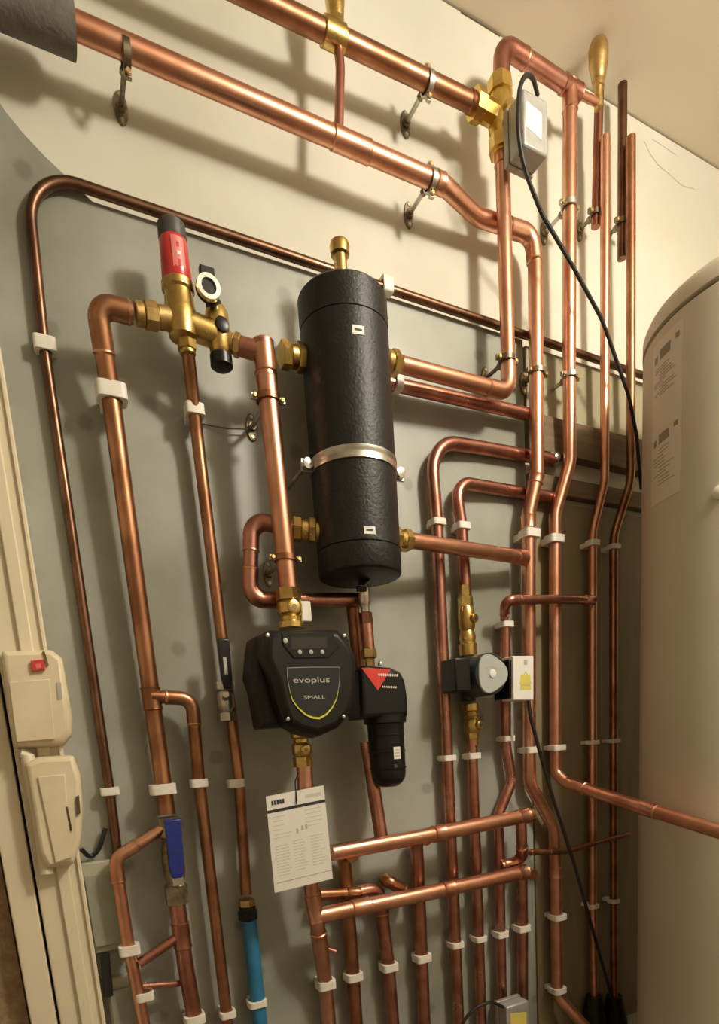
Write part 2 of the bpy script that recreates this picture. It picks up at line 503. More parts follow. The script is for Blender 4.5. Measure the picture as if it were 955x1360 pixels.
pM, _ = pipe('copper_pipe', 'short upright copper link between the two long top pipes', [(446, 30, 0.085), (452, 90, 0.085), (450, 172, 0.085)], 0.0165, 'copper_red', R=0.1)
pH, _ = pipe('copper_pipe', 'copper pipe rising from the vessel upper right port to the brass three way valve',
     [(532, 484, 0.105), (676, 522, 0.093), (667, 200, 0.085)], 0.030, 'copper', R=0.03, fit=(1,), joints=((1, 0.97, 0.03),))
pH2, _ = pipe('copper_pipe', 'copper pipe arching over from the brass three way valve towards the air vent',
     [(666, 118, 0.085), (666, 58, 0.085), (766, 123, 0.085)], 0.031, 'copper_red', R=0.035, fit=(1,), joints=((1, 0.92, 0.05),))
pH3, _ = pipe('copper_pipe', 'narrow copper stub from the arch to the brass air vent', [(764, 122, 0.085), (795, 137, 0.085)], 0.0155, 'copper')
pL, _ = pipe('copper_pipe', 'tall copper pipe from the arch turning out across the front of the tank',
     [(757, 118, 0.085), (756, 480, 0.072), (757, 615, 0.062), (737, 684, 0.045), (738, 1026, 0.045), at(741, 1037, 0.045) + V((0.0, -0.03, -0.004)), (820, 1062, 0.26), (955, 1104, 0.50), V((1.10, -0.72, 0.705)), V((1.10, -0.72, 0.001))],
     0.030, 'copper', R=(0, 0, 0.06, 0.06, 0.03, 0.02, 0.03, 0, 0.04, 0), fit=(8,), joints=((0, 0.03, 0.05), (5, 0.3, 0.045), (6, 0.35, 0.04)))
pI, _ = pipe('copper_pipe', 'copper pipe tucked under the upper right vessel pipe', [(500, 505, 0.042), (548, 516, 0.047), (700, 550, 0.047)], 0.026, 'copper_red', R=0)
pT, _ = pipe('copper_pipe', 'copper pipe from the vessel lower right port crossing the curved pipes', [(545, 718, 0.115), (697, 741, 0.066)], 0.030, 'copper', joints=((0, 0.96, 0.03),))
pN, _ = pipe('copper_pipe', 'short brown tarnished pipe hanging below the brass air vent', [(796, 122, 0.062), (791, 302, 0.05)], 0.020, 'copper_brown')
pO, _ = pipe('copper_pipe', 'slim open ended copper pipe beside the air vent pipe',
     [(804, 182, 0.078), (803, 640, 0.062), (787, 706, 0.045), (787, 1195, 0.045), (790, 1372, 0.045)], 0.0215, 'copper', R=0.12)
pP, _ = pipe('copper_pipe', 'short dark capped pipe standing against the wall beside the tank', [(827, 112, 0.052), (826, 344, 0.045)], 0.021, 'copper_dark')
pQ, _ = pipe('copper_pipe', 'slim copper pipe nearest to the tank',
     [(838, 182, 0.078), (838, 640, 0.062), (815, 712, 0.045), (815, 1195, 0.045), (816, 1372, 0.045)], 0.0215, 'copper_dull', R=0.12)
pR, _ = pipe('copper_pipe', 'copper pipe with a wide curved top running down past the small pump',
     [(733, 611, 0.033), (640, 595, 0.034), (571, 584, 0.046), (580, 690, 0.046), (605, 1254, 0.046), (610, 1372, 0.046)], 0.0275, 'copper_red', R=(0, 0, 0.085, 0, 0, 0))
pS, _ = pipe('copper_pipe', 'copper pipe with a smaller curved top entering the small pump',
     [(735, 661, 0.033), (665, 650, 0.033), (604, 640, 0.046), (613, 698, 0.046), (619, 800, 0.046)], 0.0265, 'copper_red', R=(0, 0, 0.075, 0, 0))
pS2, _ = pipe('copper_pipe', 'straight copper pipe below the small pump', [(626, 975, 0.046), (636, 1246, 0.046), (640, 1372, 0.046)], 0.0265, 'copper_red', R=0)
pU, _ = pipe('copper_pipe', 'copper pipe dropping behind the small pump to the lowest valve head',
     [(671, 826, 0.046), (672, 990, 0.046), (680, 1038, 0.046), (662, 1082, 0.046), (665, 1240, 0.046), (667, 1330, 0.046)], 0.0255, 'copper_red', R=(0, 0, 0.05, 0.05, 0, 0))
pU2, _ = pipe('copper_pipe', 'slim level copper pipe crossing in front of two risers near the small pump',
     [(670, 822, 0.050), (671, 797, 0.088), (740, 796, 0.086), (789, 797, 0.062)], 0.0205, 'copper_red', R=0.02, fit=(1,), joints=((2, 0.85, 0.04),))
pM1, _ = pipe('copper_pipe', 'upper level copper header pipe across the risers beneath the pumps', [(440, 1133, 0.10), (575, 1108, 0.10), (706, 1082, 0.10)], 0.0345, 'copper', R=0, joints=((1, 0.05, 0.03), (1, 0.9, 0.03)))
pM2, _ = pipe('copper_pipe', 'lower level copper header pipe across the risers beneath the card', [(420, 1217, 0.10), (545, 1191, 0.10), (697, 1158, 0.10)], 0.0345, 'copper', R=0, joints=((0, 0.45, 0.045), (1, 0.3, 0.03), (1, 0.965, 0.03)))
pW1, _ = pipe('copper_pipe', 'upright copper pipe from the large pump down behind the printed card',
     [(404, 1010, 0.12), (406, 1050, 0.12), (414, 1190, 0.10), (421, 1225, 0.10), (432, 1306, 0.05), (438, 1372, 0.05)], 0.031, 'copper', R=0.04, joints=((2, 0.45, 0.06), (3, 0.3, 0.05)))
pX, _ = pipe('copper_pipe', 'copper pipe from the black filter down to the upper header', [(487, 985, 0.075), (494, 1030, 0.075), (508, 1122, 0.095)], 0.029, 'copper_red', R=0.03)
WR = {}
for (key, lab, x0, y0, xc, yc, xe, ye, d) in (
        ('w2', 'riser pipe at the left end of the upper header', 457, 1140, 469, 1296, 474, 1372, 0.030),
        ('w3', 'riser pipe topped by a brown elbow behind the lower header', 503, 1184, 516, 1283, 523, 1372, 0.030),
        ('w4', 'riser pipe hanging from the middle of the upper header', 553, 1118, 560, 1271, 564, 1372, 0.031),
        ('w5', 'riser pipe at the right end of the lower header', 693, 1164, 694, 1232, 694, 1372, 0.029)):
    top = at(x0, y0, 0.05)
    pts = [top + V((0, -0.045, 0.012)), top + V((0, 0, 0.012)), at(xc, yc, 0.046), (xe, ye, 0.046)]
    if key == 'w3':
        pts = [at(470, 1186, 0.05), at(503, 1180, 0.05), at(516, 1283, 0.046), (xe, ye, 0.046)]
    WR[key], _ = pipe('copper_pipe', 'copper ' + lab, pts, d, 'copper_red' if key != 'w2' else 'copper_dull', R=0.03, fit=(1,) if key == 'w3' else ())
pX2, _ = pipe('copper_pipe', 'brown elbow pipe poking out of the board above the lower header', [at(512, 1168, 0.019), at(512, 1168, 0.06), (545, 1188, 0.06)], 0.026, 'copper_dull', R=0.03, fit=(1,))
pX3, _ = pipe('copper_pipe', 'brown horizontal pipe stub behind the lower header near the card', [(424, 1188, 0.06), (478, 1186, 0.06)], 0.026, 'copper_dull', joints=((0, 0.8, 0.03),))
pY, _ = pipe('copper_pipe', 'copper link dropping from the right end of the upper header', [(692, 1086, 0.10), (693, 1120, 0.10), (694, 1142, 0.07), (666, 1150, 0.06)], 0.026, 'copper_red', R=0.025, fit=(2,))
pY2, _ = pipe('copper_pipe', 'thin copper pipe reaching right from the link towards the tank', [(694, 1132, 0.085), (752, 1131, 0.080), (835, 1108, 0.072)], 0.0135, 'copper_dull', R=0.03, joints=((0, 0.3, 0.04), (0, 0.7, 0.03)))
pZ, _ = pipe('copper_pipe', 'tiny copper drain stub sticking out below the lower header', [(418, 1255, 0.075), (446, 1264, 0.085)], 0.010, 'copper_red')

# foam sleeve on the long top pipe
sl = MB().tube([V((XL + 0.001, -0.085, at(-60, -36, 0.085).z)), at(-60, -36, 0.085), at(97, 32, 0.085)], 0.036, seg=24).build('foam_sleeve', 'sleeve_grey')
tag(sl, 'dark grey foam insulation sleeve round the top pipe', 'insulation')

# ------------------------------------------------------------------ white clips
def clip(px_, py_, off, d, label, horiz=False, wide=1.55, hgt=0.018, matn='white_plastic'):
    c = at(px_, py_, off)
    r = d / 2 * 1.01
    N = 32
    hw, hd = d / 2 * wide, d / 2 + 0.0035
    outer = []
    for k in range(N):
        t = 2 * math.pi * k / N
        e = 5.0
        ct, st = math.cos(t), math.sin(t)
        outer.append((hw * math.copysign(abs(ct) ** (2 / e), ct), hd * math.copysign(abs(st) ** (2 / e), st)))
    inner = [(r * math.cos(2 * math.pi * k / N), r * math.sin(2 * math.pi * k / N)) for k in range(N)]
    vs = []
    for h in (-hgt / 2, hgt / 2):
        for lst in (outer, inner):
            for (a_, b_) in lst:
                vs.append(c + (V((h, b_, a_)) if horiz else V((a_, b_, h))))
    fs = []
    for k in range(N):
        k2 = (k + 1) % N
        fs += [(k, k2, 2 * N + k2, 2 * N + k), (N + k, 3 * N + k, 3 * N + k2, N + k2), (k, N + k, N + k2, k2), (2 * N + k, 2 * N + k2, 3 * N + k2, 3 * N + k)]
    m = MB().add(vs, fs)
    back = off - d / 2 - 0.002
    front = BF if c.x < bx1 else 0.012
    L = max(back - front, 0.002)
    o = m.build('pipe_clip', matn, bevel=0.0008)
    tag(o, label, 'clip', 'white plastic pipe clips on the boards')
    w = d * wide * 0.62
    MB().box((c.x, -(front + L / 2), c.z), (hgt * 0.8 if horiz else w, L, w if horiz else hgt * 0.8)).build('clip_base', matn, o)
    return o
CL = [
 (60, 459, .031, .0165, 'white pipe clip high on the thin dark pipe', 2.0, .020),
 (146, 1051, .031, .0165, 'white pipe clip low on the thin dark pipe', 1.9, .014),
 (148, 523, .068, .030, 'large white pipe clip under the copper elbow of the wide left pipe', 1.55, .023),
 (216, 1048, .058, .030, 'large white pipe clip just above the blue lever valve', 1.5, .019),
 (264, 1040, .055, .0225, 'white pipe clip on the branch pipe right of the blue lever valve', 1.4, .015),
 (302, 1346, .055, .0225, 'lowest white pipe clip on the branch pipe near the blue plastic pipe', 1.4, .014),
 (258, 1352, .062, .030, 'white pipe clip at the foot of the wide pipe below the blue lever', 1.3, .018),
 (258, 546, .056, .0215, 'white pipe clip under the brass valve with the red cap', 1.5, .018),
 (313, 1040, .05, .0215, 'white pipe clip below the black lever valve', 1.5, .016),
 (341, 1331, .05, .030, 'white pipe clip gripping the blue plastic pipe', 1.25, .014),
 (172, 1261, .07, .021, 'white pipe clip beside the grey junction box', 1.7, .018),
 (580, 695, .046, .0275, 'white pipe clip under the wide curved pipe top', 1.25, .013),
 (594, 1007, .046, .0275, 'white pipe clip left of the small pump lower valve', 1.25, .013),
 (605, 1254, .046, .0275, 'white pipe clip on the curved top pipe below both headers', 1.25, .014),
 (613, 700, .046, .0265, 'white pipe clip under the smaller curved pipe top', 1.25, .014),
 (627, 1004, .046, .0265, 'white pipe clip below the small pump', 1.3, .014),
 (636, 1246, .046, .0265, 'white pipe clip on the small pump pipe below both headers', 1.25, .014),
 (671, 830, .046, .0255, 'white pipe clip right above the small pump terminal box', 1.3, .013),
 (673, 981, .046, .0255, 'white pipe clip just below the small pump terminal box', 1.3, .013),
 (665, 1240, .046, .0255, 'white pipe clip above the lowest valve head', 1.35, .016),
 (703, 710, .0593, .0325, 'white pipe clip above the tee of the lower vessel pipe', 1.3, .018),
 (704, 996, .0512, .0325, 'white pipe clip on the riser beside the small pump cable', 1.25, .015),
 (736, 717, .045, .030, 'white pipe clip high on the riser that crosses the tank', 1.4, .018),
 (739, 993, .045, .030, 'white pipe clip above the pipe turning out to the tank', 1.4, .014),
 (740, 1217, .047, .0325, 'white pipe clip midway on the thick pipe by the black cable', 1.3, .015),
 (740, 1314, .047, .0325, 'white pipe clip at the foot of the thick pipe by the black cable', 1.3, .016),
 (787, 722, .045, .0215, 'white pipe clip below the bend of the slim open ended pipe', 1.4, .014),
 (815, 727, .045, .0215, 'white pipe clip below the bend of the slim pipe nearest the tank', 1.4, .012),
 (787, 986, .045, .0215, 'white pipe clip midway down the slim open ended pipe', 1.4, .011),
 (815, 984, .045, .0215, 'white pipe clip midway down the slim pipe nearest the tank', 1.4, .011),
 (787, 1203, .045, .0215, 'white pipe clip low on the slim open ended pipe in shade', 1.4, .012),
 (815, 1196, .045, .0215, 'white pipe clip low on the slim pipe nearest the tank', 1.4, .012),
 (432, 1306, .05, .031, 'white pipe clip on the pump pipe below the printed card', 1.3, .020),
 (469, 1296, .046, .030, 'white pipe clip on the riser at the left end of the upper header', 1.3, .018),
 (516, 1283, .046, .030, 'white pipe clip on the riser with the brown elbow', 1.3, .018),
 (560, 1271, .046, .031, 'white pipe clip on the riser below the middle of the headers', 1.3, .018),
 (693, 1232, .046, .029, 'white pipe clip on the riser at the right end of the lower header', 1.3, .017),
]
for (x, y, o_, d, lab, wide, h) in CL:
    clip(x, y, o_, d, lab, wide=wide, hgt=h)
clip(513, 380, .031, .0165, 'white pipe clip on the thin dark pipe behind the black vessel', horiz=True, wide=1.8, hgt=.022)
clip(527, 509, .046, .026, 'white pipe clip beside the vessel on the tucked under pipe', horiz=True, wide=1.2, hgt=.016)
c = clip(192, 1322, .07, .021, 'small white pipe clip under the stubby thin copper link', wide=1.5, hgt=.016)

# ------------------------------------------------------------------ ring brackets on rods
def bracket(px_, py_, off, d, label, vertical=True, metal='zinc_dark', plate='zinc_dark', matr=None):
    c = at(px_, py_, off)
    wall = BF if (c.x < bx1 and c.z < topz) else (0.0305 if c.z < 1.70 and c.z > 1.622 and c.x > 1.07 else 0.0)
    t = thing('pipe_bracket', (c.x, -wall, c.z), label, 'bracket', 'metal ring brackets holding the pipes off the wall')
    r = d / 2
    ax = V((0, 0, 1)) if vertical else V((1, 0, 0))
    sd = V((1, 0, 0)) if vertical else V((0, 0, 1))
    # ring
    N = 24
    vs, fs = [], []
    for h in (-0.005, 0.005):
        for rr in (r + 0.0035, r + 0.0006):
            for k in range(N):
                a_ = 2 * math.pi * k / N
                vs.append(c + ax * h + (sd * math.cos(a_) + V((0, 1, 0)) * math.sin(a_)) * rr)
    for k in range(N):
        k2 = (k + 1) % N
        fs += [(k, k2, 2 * N + k2, 2 * N + k), (N + k, 3 * N + k, 3 * N + k2, N + k2), (k, N + k, N + k2, k2), (2 * N + k, 2 * N + k2, 3 * N + k2, 3 * N + k)]
    MB().add(vs, fs).build('ring', matr or metal, t)
    for s in (-1, 1):
        e = c + sd * s * (r + 0.007)
        MB().box(e, (0.012, 0.007, 0.010) if vertical else (0.010, 0.007, 0.012)).build('lug', metal, t, bevel=0.001)
        MB().lathe(e + V((0, -0.008, 0)), (0, 1, 0), [(0, 0.003), (0.001, 0.0042), (0.004, 0.0042), (0.0042, 0.0022), (0.014, 0.0022)], seg=10).build('screw', 'brass_dull', t)
    L = off - r - 0.003 - wall
    if L > 0.004:
        MB().tube([V((c.x, -wall, c.z)), V((c.x, -wall - L, c.z))], 0.0042, seg=10).build('rod', 'zinc' if metal == 'zinc' else plate, t)
        MB().lathe((c.x, -wall - L + 0.001, c.z), (0, 1, 0), [(0, 0.007), (0.008, 0.007)], seg=6).build('nut', plate, t)
    pl_ = MB()
    pl_.prism([(c.x + 0.011 * math.cos(k * math.pi / 6), c.z + 0.024 * math.sin(k * math.pi / 6)) for k in range(12)], -wall - 0.0002, -wall - 0.004, ch=0.001)
    pl_.lathe((c.x, -wall, c.z), (0, -1, 0), [(0.003, 0.009), (0.010, 0.0075)], seg=6)
    pl_.build('backplate', plate, t)
    for s in (-1, 1):
        MB().lathe((c.x, -wall - 0.0035, c.z + s * 0.017), (0, -1, 0), [(0, 0.004), (0.002, 0.003)], seg=8).build('plate_screw', 'zinc', t)
    return t
bracket(167, 74, .085, .0325, 'ring bracket beside the foam sleeve on the wide top pipe', vertical=False, plate='tarnish')
bracket(568, 111, .085, .032, 'ring bracket on the ceiling edge pipe near the brass valve', vertical=False, metal='zinc')
bracket(572, 240, .085, .0325, 'ring bracket on the wide top pipe near its jog', vertical=False, metal='zinc')
bracket(756, 274, .080, .030, 'ring bracket high on the tall pipe under the arch', metal='zinc')
bracket(757, 500, .0715, .030, 'ring bracket low on the tall pipe level with the vessel ports', metal='zinc')
bracket(713, 495, .063, .0325, 'ring bracket on the riser between the vessel pipe elbow and the tall pipe')
bracket(673, 478, .0925, .030, 'ring bracket just above the elbow of the upper vessel pipe')
bracket(356, 530, .12, .035, 'ring bracket high on the broad pipe left of the vessel', metal='zinc', matr='copper_dull')
bracket(379, 742, .12, .035, 'ring bracket low on the broad pipe above the large pump', metal='zinc', matr='copper_dull')
bracket(791, 284, .051, .020, 'dark ring bracket on the short pipe below the air vent')
bracket(826, 296, .046, .021, 'dark ring bracket on the short capped pipe by the tank')

# round wall plate behind the risers
wp = MB().lathe(at(735, 610, 0.0305), (0, -1, 0), [(0, 0.016), (0.004, 0.016), (0.008, 0.010), (0.016, 0.009), (0.018, 0.004)]).build('wall_plate', 'zinc')
tag(wp, 'round pale pipe end cap on the timber batten behind the risers', 'cap')

# ------------------------------------------------------------------ black insulated vessel
vt, vb = at(455, 368, 0.13), at(475, 768, 0.13)
VX, VY = (vt.x + vb.x) / 2 + 0.001, -0.13
VR = 0.0785
ves = thing('insulated_vessel', (VX, VY, vb.z), 'tall black foam covered cylinder with silver band and brass air vent', 'vessel')
zb, zt_ = vb.z, at(455, 350, 0.206).z
Hh = zt_ - zb
MB().lathe((VX, VY, zb + 0.045), (0, 0, 1), [(0, VR - 0.001), (0.001, VR), (Hh - 0.10, VR), (Hh - 0.099, VR - 0.001)], seg=48).build('shell', 'foam', ves)
MB().lathe((VX, VY, zb), (0, 0, 1), [(0, VR - 0.005), (0.002, VR - 0.0015), (0.005, VR), (0.0435, VR), (0.0445, VR - 0.002)], seg=48).build('bottom_cap', 'foam', ves)
MB().lathe((VX, VY, zt_ - 0.0542), (0, 0, 1), [(0, VR - 0.002), (0.001, VR + 0.0005), (0.048, VR + 0.0005), (0.053, VR - 0.004), (0.055, VR - 0.012)], seg=48).build('top_cap', 'foam', ves)
bz = at(466, 598, 0.20).z
bd = MB()
N = 48
band = MB().lathe((VX, VY, bz - 0.011), (0, 0, 1), [(0, VR), (0.001, VR + 0.0025), (0.007, VR + 0.0022), (0.009, VR + 0.0012), (0.013, VR + 0.0012), (0.015, VR + 0.0022), (0.021, VR + 0.0025), (0.022, VR)], seg=48).build('band', 'zinc', ves)
for s_, yy in ((-1, VY + 0.01), (1, VY - 0.012)):
    bxx = VX + s_ * (VR + 0.011)
    MB().box((VX + s_ * (VR + 0.008), yy, bz), (0.026, 0.006, 0.022)).build('band_lug', 'zinc', ves, bevel=0.001)
    MB().lathe((bxx, yy - 0.014, bz), (0, 1, 0), [(0, 0.004), (0.001, 0.0095), (0.009, 0.0095), (0.0095, 0.004), (0.03, 0.004)], seg=10).build('band_bolt', 'chrome', ves)
    MB().tube([V((bxx, yy + 0.010, bz)), V((bxx, -BF, bz))], 0.004, seg=8).build('band_stud', 'zinc', ves)
def curved_label(par, cx_, cz_, w, h, R, ox, oy, name, material, dz=0.0008, seg=6):
    vs, fs = [], []
    for i in range(seg + 1):
        a_ = cx_ + (i / seg - 0.5) * w / R
        for (rr) in (R - 0.0002, R + dz):
            for z in (cz_ - h / 2, cz_ + h / 2):
                vs.append(V((ox + rr * math.sin(a_), oy - rr * math.cos(a_), z)))
    for i in range(seg):
        b0, b1 = i * 4, (i + 1) * 4
        fs += [(b0 + 2, b1 + 2, b1 + 3, b0 + 3), (b0 + 0, b0 + 1, b1 + 1, b1 + 0), (b0 + 1, b0 + 3, b1 + 3, b1 + 1), (b0, b1, b1 + 2, b0 + 2)]
    fs += [(0, 2, 3, 1), (seg * 4, seg * 4 + 1, seg * 4 + 3, seg * 4 + 2)]
    return MB().add(vs, fs).build(name, material, par)
def vessel_angle(px_, py_):
    # angle on the cylinder hit by a pixel ray
    d = at(px_, py_, 0.0) - V((0, -CAMD, CAMH))
    o = V((0, -CAMD, CAMH))
    ox, oy = o.x - VX, o.y - VY
    A = d.x ** 2 + d.y ** 2; B = 2 * (ox * d.x + oy * d.y); C = ox ** 2 + oy ** 2 - VR ** 2
    t = (-B - math.sqrt(B * B - 4 * A * C)) / 2 / A
    p = o + d * t
    return math.atan2(p.x - VX, -(p.y - VY)), p.z
for (x, y) in ((476, 438), (491, 704)):
    a_, z_ = vessel_angle(x, y)
    lb = curved_label(ves, a_, z_, 0.021, 0.013, VR, VX, VY, 'label', 'label_white')
    curved_label(lb, a_, z_, 0.013, 0.003, VR + 0.0008, VX, VY, 'arrow_mark', 'ink', dz=0.0003)
# air vent on top
vx_ = at(451, 330, VY * -1).x
vtop = at(451, 320, VY * -1).z - zt_
av = MB().lathe((vx_, VY, zt_ - 0.004), (0, 0, 1), [(0, 0.014), (0.010, 0.014), (0.011, 0.0115), (vtop - 0.020, 0.0115), (vtop - 0.018, 0.0165), (vtop - 0.006, 0.0175), (vtop, 0.016), (vtop + 0.003, 0.010)]).build('air_vent', 'brass', ves)
MB().lathe((vx_ + 0.006, VY, zt_ + vtop - 0.003), (0, 0, 1), [(0, 0.004), (0.009, 0.004), (0.010, 0.003)], seg=12).build('vent_cap', 'black_plastic', av)

def port(par, p, direction, steps, material='brass'):
    """hex nuts and collars along a direction: steps (start, end, radius, sides)"""
    for (a_, b_, r, n_) in steps:
        m = MB()
        c_ = min(0.0015, (b_ - a_) * 0.2)
        m.lathe(V(p) + V(direction).normalized() * a_, direction, [(0, r - c_), (c_, r), (b_ - a_ - c_, r), (b_ - a_, r - c_)], seg=n_)
        m.build('nut' if n_ == 6 else 'collar', material, par)
def fitting(name, label, cat, p, direction, steps, material='brass', group=None):
    t = thing(name, p, label, cat, group)
    port(t, p, direction, steps, material)
    return t
# vessel ports
def vport(px_, py_, off, sgn, dirto, label):
    p = at(px_, py_, off)
    q = V((VX + sgn * (VR - 0.004), p.y, p.z))
    d = (at(*dirto) - q)
    return fitting('union_fitting', label, 'fitting', q, d, ((-0.012, 0.006, 0.018, 20), (0.004, 0.017, 0.0225, 6), (0.017, 0.030, 0.0185, 20), (0.030, 0.046, 0.0215, 6)), 'brass')
vport(520, 481, 0.115, 1, (560, 492, 0.105), 'brass union on the upper right port of the black vessel')
vport(528, 716, 0.125, 1, (570, 722, 0.11), 'brass union on the lower right port of the black vessel')
vport(405, 476, 0.12, -1, (366, 470, 0.12), 'brass union between the broad copper pipe and the vessel')
vport(420, 706, 0.115, -1, (380, 702, 0.098), 'brass union on the lower left port of the black vessel')

# ------------------------------------------------------------------ valve with the red cap
c0 = at(241, 425, 0.10)
rv = thing('relief_valve', (c0.x, c0.y, at(248, 468, 0.10).z), 'brass safety valve with bright red cap and black side lever', 'valve')
zc = lambda y: at(241, y, 0.10).z
MB().lathe((c0.x, c0.y, zc(452)), (0, 0, 1), [(0, 0.016), (0.004, 0.022), (zc(418) - zc(452), 0.0255), (zc(414) - zc(452), 0.024), (zc(392) - zc(452), 0.0225), (zc(389) - zc(452), 0.0255), (zc(380) - zc(452), 0.0255), (zc(378) - zc(452), 0.022)], seg=28).build('body', 'brass', rv)
cap = MB().lathe((c0.x, c0.y, zc(379)), (0, 0, 1), [(0, 0.0225), (0.002, 0.0235), (zc(326) - zc(379), 0.0215), (zc(324) - zc(379), 0.0205)], seg=28).build('red_cap', 'red_plastic', rv)
curved_label(cap, math.radians(4), (zc(330) + zc(374)) / 2, 0.020, zc(330) - zc(374), 0.0227, c0.x, c0.y, 'cap_label', 'pink_label', dz=0.0004)
curved_label(cap, math.radians(4), zc(352), 0.005, 0.005, 0.0233, c0.x, c0.y, 'cap_mark', 'label_white', dz=0.0004, seg=3)
curved_label(cap, math.radians(4), zc(341), 0.0035, 0.006, 0.0233, c0.x, c0.y, 'cap_mark', 'red_plastic', dz=0.0004, seg=3)
curved_label(cap, math.radians(4), zc(364), 0.0035, 0.009, 0.0233, c0.x, c0.y, 'cap_mark', 'red_plastic', dz=0.0004, seg=3)
MB().lathe((c0.x, c0.y, zc(325)), (0, 0, 1), [(0, 0.0212), (0.002, 0.022), (zc(305) - zc(325), 0.0215), (zc(302) - zc(325), 0.018), (zc(300) - zc(325), 0.008)], seg=28).build('top_cap', 'grey_plastic', rv)
# left port
pl0 = at(228, 424, 0.10)
dl = at(172, 415, 0.10) - pl0
port(rv, pl0, dl, ((-0.005, 0.022, 0.0165, 20), (0.022, 0.042, 0.0195, 8), (0.042, 0.056, 0.0165, 20)), 'brass_dull')
# bottom port
port(rv, at(247, 448, 0.10), (0, 0, -1), ((0, 0.020, 0.0155, 6), (0.020, 0.026, 0.013, 20)), 'brass')
# second chamber on the right
c1 = at(290, 440, 0.10)
z1 = lambda y: at(290, y, 0.10).z
MB().tube([at(252, 432, 0.10), at(285, 445, 0.10)], 0.0205, seg=16).build('bridge', 'brass', rv)
MB().lathe((c1.x, c1.y, z1(470)), (0, 0, 1), [(0, 0.015), (0.004, 0.0175), (z1(440) - z1(470), 0.020), (z1(418) - z1(470), 0.019), (z1(410) - z1(470), 0.015)], seg=22).build('side_chamber', 'brass', rv)
MB().lathe((c1.x, c1.y, z1(489)), (0, 0, 1), [(0, 0.014), (0.003, 0.0185), (z1(473) - z1(489), 0.0185), (z1(470) - z1(489), 0.015)], seg=22).build('drain_cap', 'black_plastic', rv)
MB().lathe((c1.x + 0.001, c1.y - 0.017, z1(441)), (0, -1, 0), [(0, 0.0115), (0.006, 0.011), (0.007, 0.008)], seg=16).build('plug', 'black_plastic', rv)
# black lever with grey ring
cr = at(277, 381, 0.125)
lv = MB()
lv.lathe((cr.x, cr.y + 0.012, cr.z), (0, -1, 0), [(0, 0.019), (0.010, 0.019)], seg=24)
lv.box((cr.x + 0.001, cr.y + 0.006, cr.z + 0.020), (0.024, 0.010, 0.022))
lv.tube([V((cr.x + 0.004, cr.y + 0.014, cr.z - 0.010)), V((c1.x, c1.y - 0.004, z1(412)))], 0.012, seg=12)
lever = lv.build('lever', 'black_plastic', rv, bevel=0.002)
vs, fs = [], []
N = 28
for (rr, y) in ((0.0195, 0.004), (0.0185, -0.003), (0.012, -0.003), (0.0110, 0.001)):
    for k in range(N):
        a_ = 2 * math.pi * k / N
        vs.append(V((cr.x + rr * math.cos(a_), cr.y + y, cr.z + rr * math.sin(a_))))
for j in range(3):
    for k in range(N):
        k2 = (k + 1) % N
        fs.append((j * N + k, j * N + k2, (j + 1) * N + k2, (j + 1) * N + k))
MB().add(vs, fs).build('lever_ring', 'zinc', lever)
MB().lathe((cr.x, cr.y + 0.003, cr.z), (0, -1, 0), [(0, 0.0115), (0.0025, 0.0115)], seg=24).build('lever_hole', 'black_plastic', lever)
# right coupling to the broad pipe
pr0 = at(298, 453, 0.10)
drr = at(345, 468, 0.12) - pr0
port(rv, pr0, drr, ((0.006, 0.016, 0.0150, 20), (0.016, 0.026, 0.0175, 6)), 'brass_dull')
pipe('copper_pipe', 'short reducing copper sleeve between the safety valve and broad pipe', [pr0 + drr.normalized() * 0.026, at(347, 468, 0.12)], 0.030, 'copper_red')

# ------------------------------------------------------------------ lever valves
def gate_body(par, p, d, L, r, material):
    n = V(d).normalized()
    MB().lathe(p, n, [(0, r * 0.9), (0.002, r), (L * 0.22, r), (L * 0.25, r * 0.8), (L * 0.36, r * 1.02), (L * 0.64, r * 1.02), (L * 0.75, r * 0.8), (L * 0.78, r), (L - 0.002, r), (L, r * 0.9)], seg=20).build('body', material, par)
    for k in (0.0, 0.78):
        MB().lathe(V(p) + n * (L * k), n, [(0, r), (0.001, r * 1.14), (L * 0.22 - 0.001, r * 1.14), (L * 0.22, r)], seg=6).build('nut', material, par)
v1a, v1b = at(297, 905, 0.05), at(303, 958, 0.05)
t = thing('lever_valve', v1b, 'pale metal ball valve with an upright black lever handle', 'valve')
gate_body(t, v1b, v1a - v1b, (v1a - v1b).length, 0.0155, 'zinc')
a_ = at(300, 915, 0.075)
MB().tube([at(299, 928, 0.06), at(300, 922, 0.083)], 0.006, seg=12).build('stem', 'zinc', t)
hnd = MB()
h0, h1 = at(302, 915, 0.086), at(296, 848, 0.086)
hnd.prism([(h0.x - 0.006, h0.z), (h0.x + 0.006, h0.z), (h0.x + 0.010, h0.z + 0.018), (h1.x + 0.011, h1.z - 0.003), (h1.x + 0.006, h1.z), (h1.x - 0.006, h1.z), (h1.x - 0.010, h1.z - 0.003), (h0.x - 0.009, h0.z + 0.018)], -0.082, -0.090, ch=0.002)
hnd.build('handle', 'black_plastic', t, bevel=0.001)
MB().prism([(h0.x - 0.003, h0.z + 0.025), (h0.x + 0.003, h0.z + 0.025), (h0.x + 0.003, h0.z + 0.055), (h0.x - 0.003, h0.z + 0.055)], -0.090, -0.0906).build('handle_mark', 'print_pale', t)

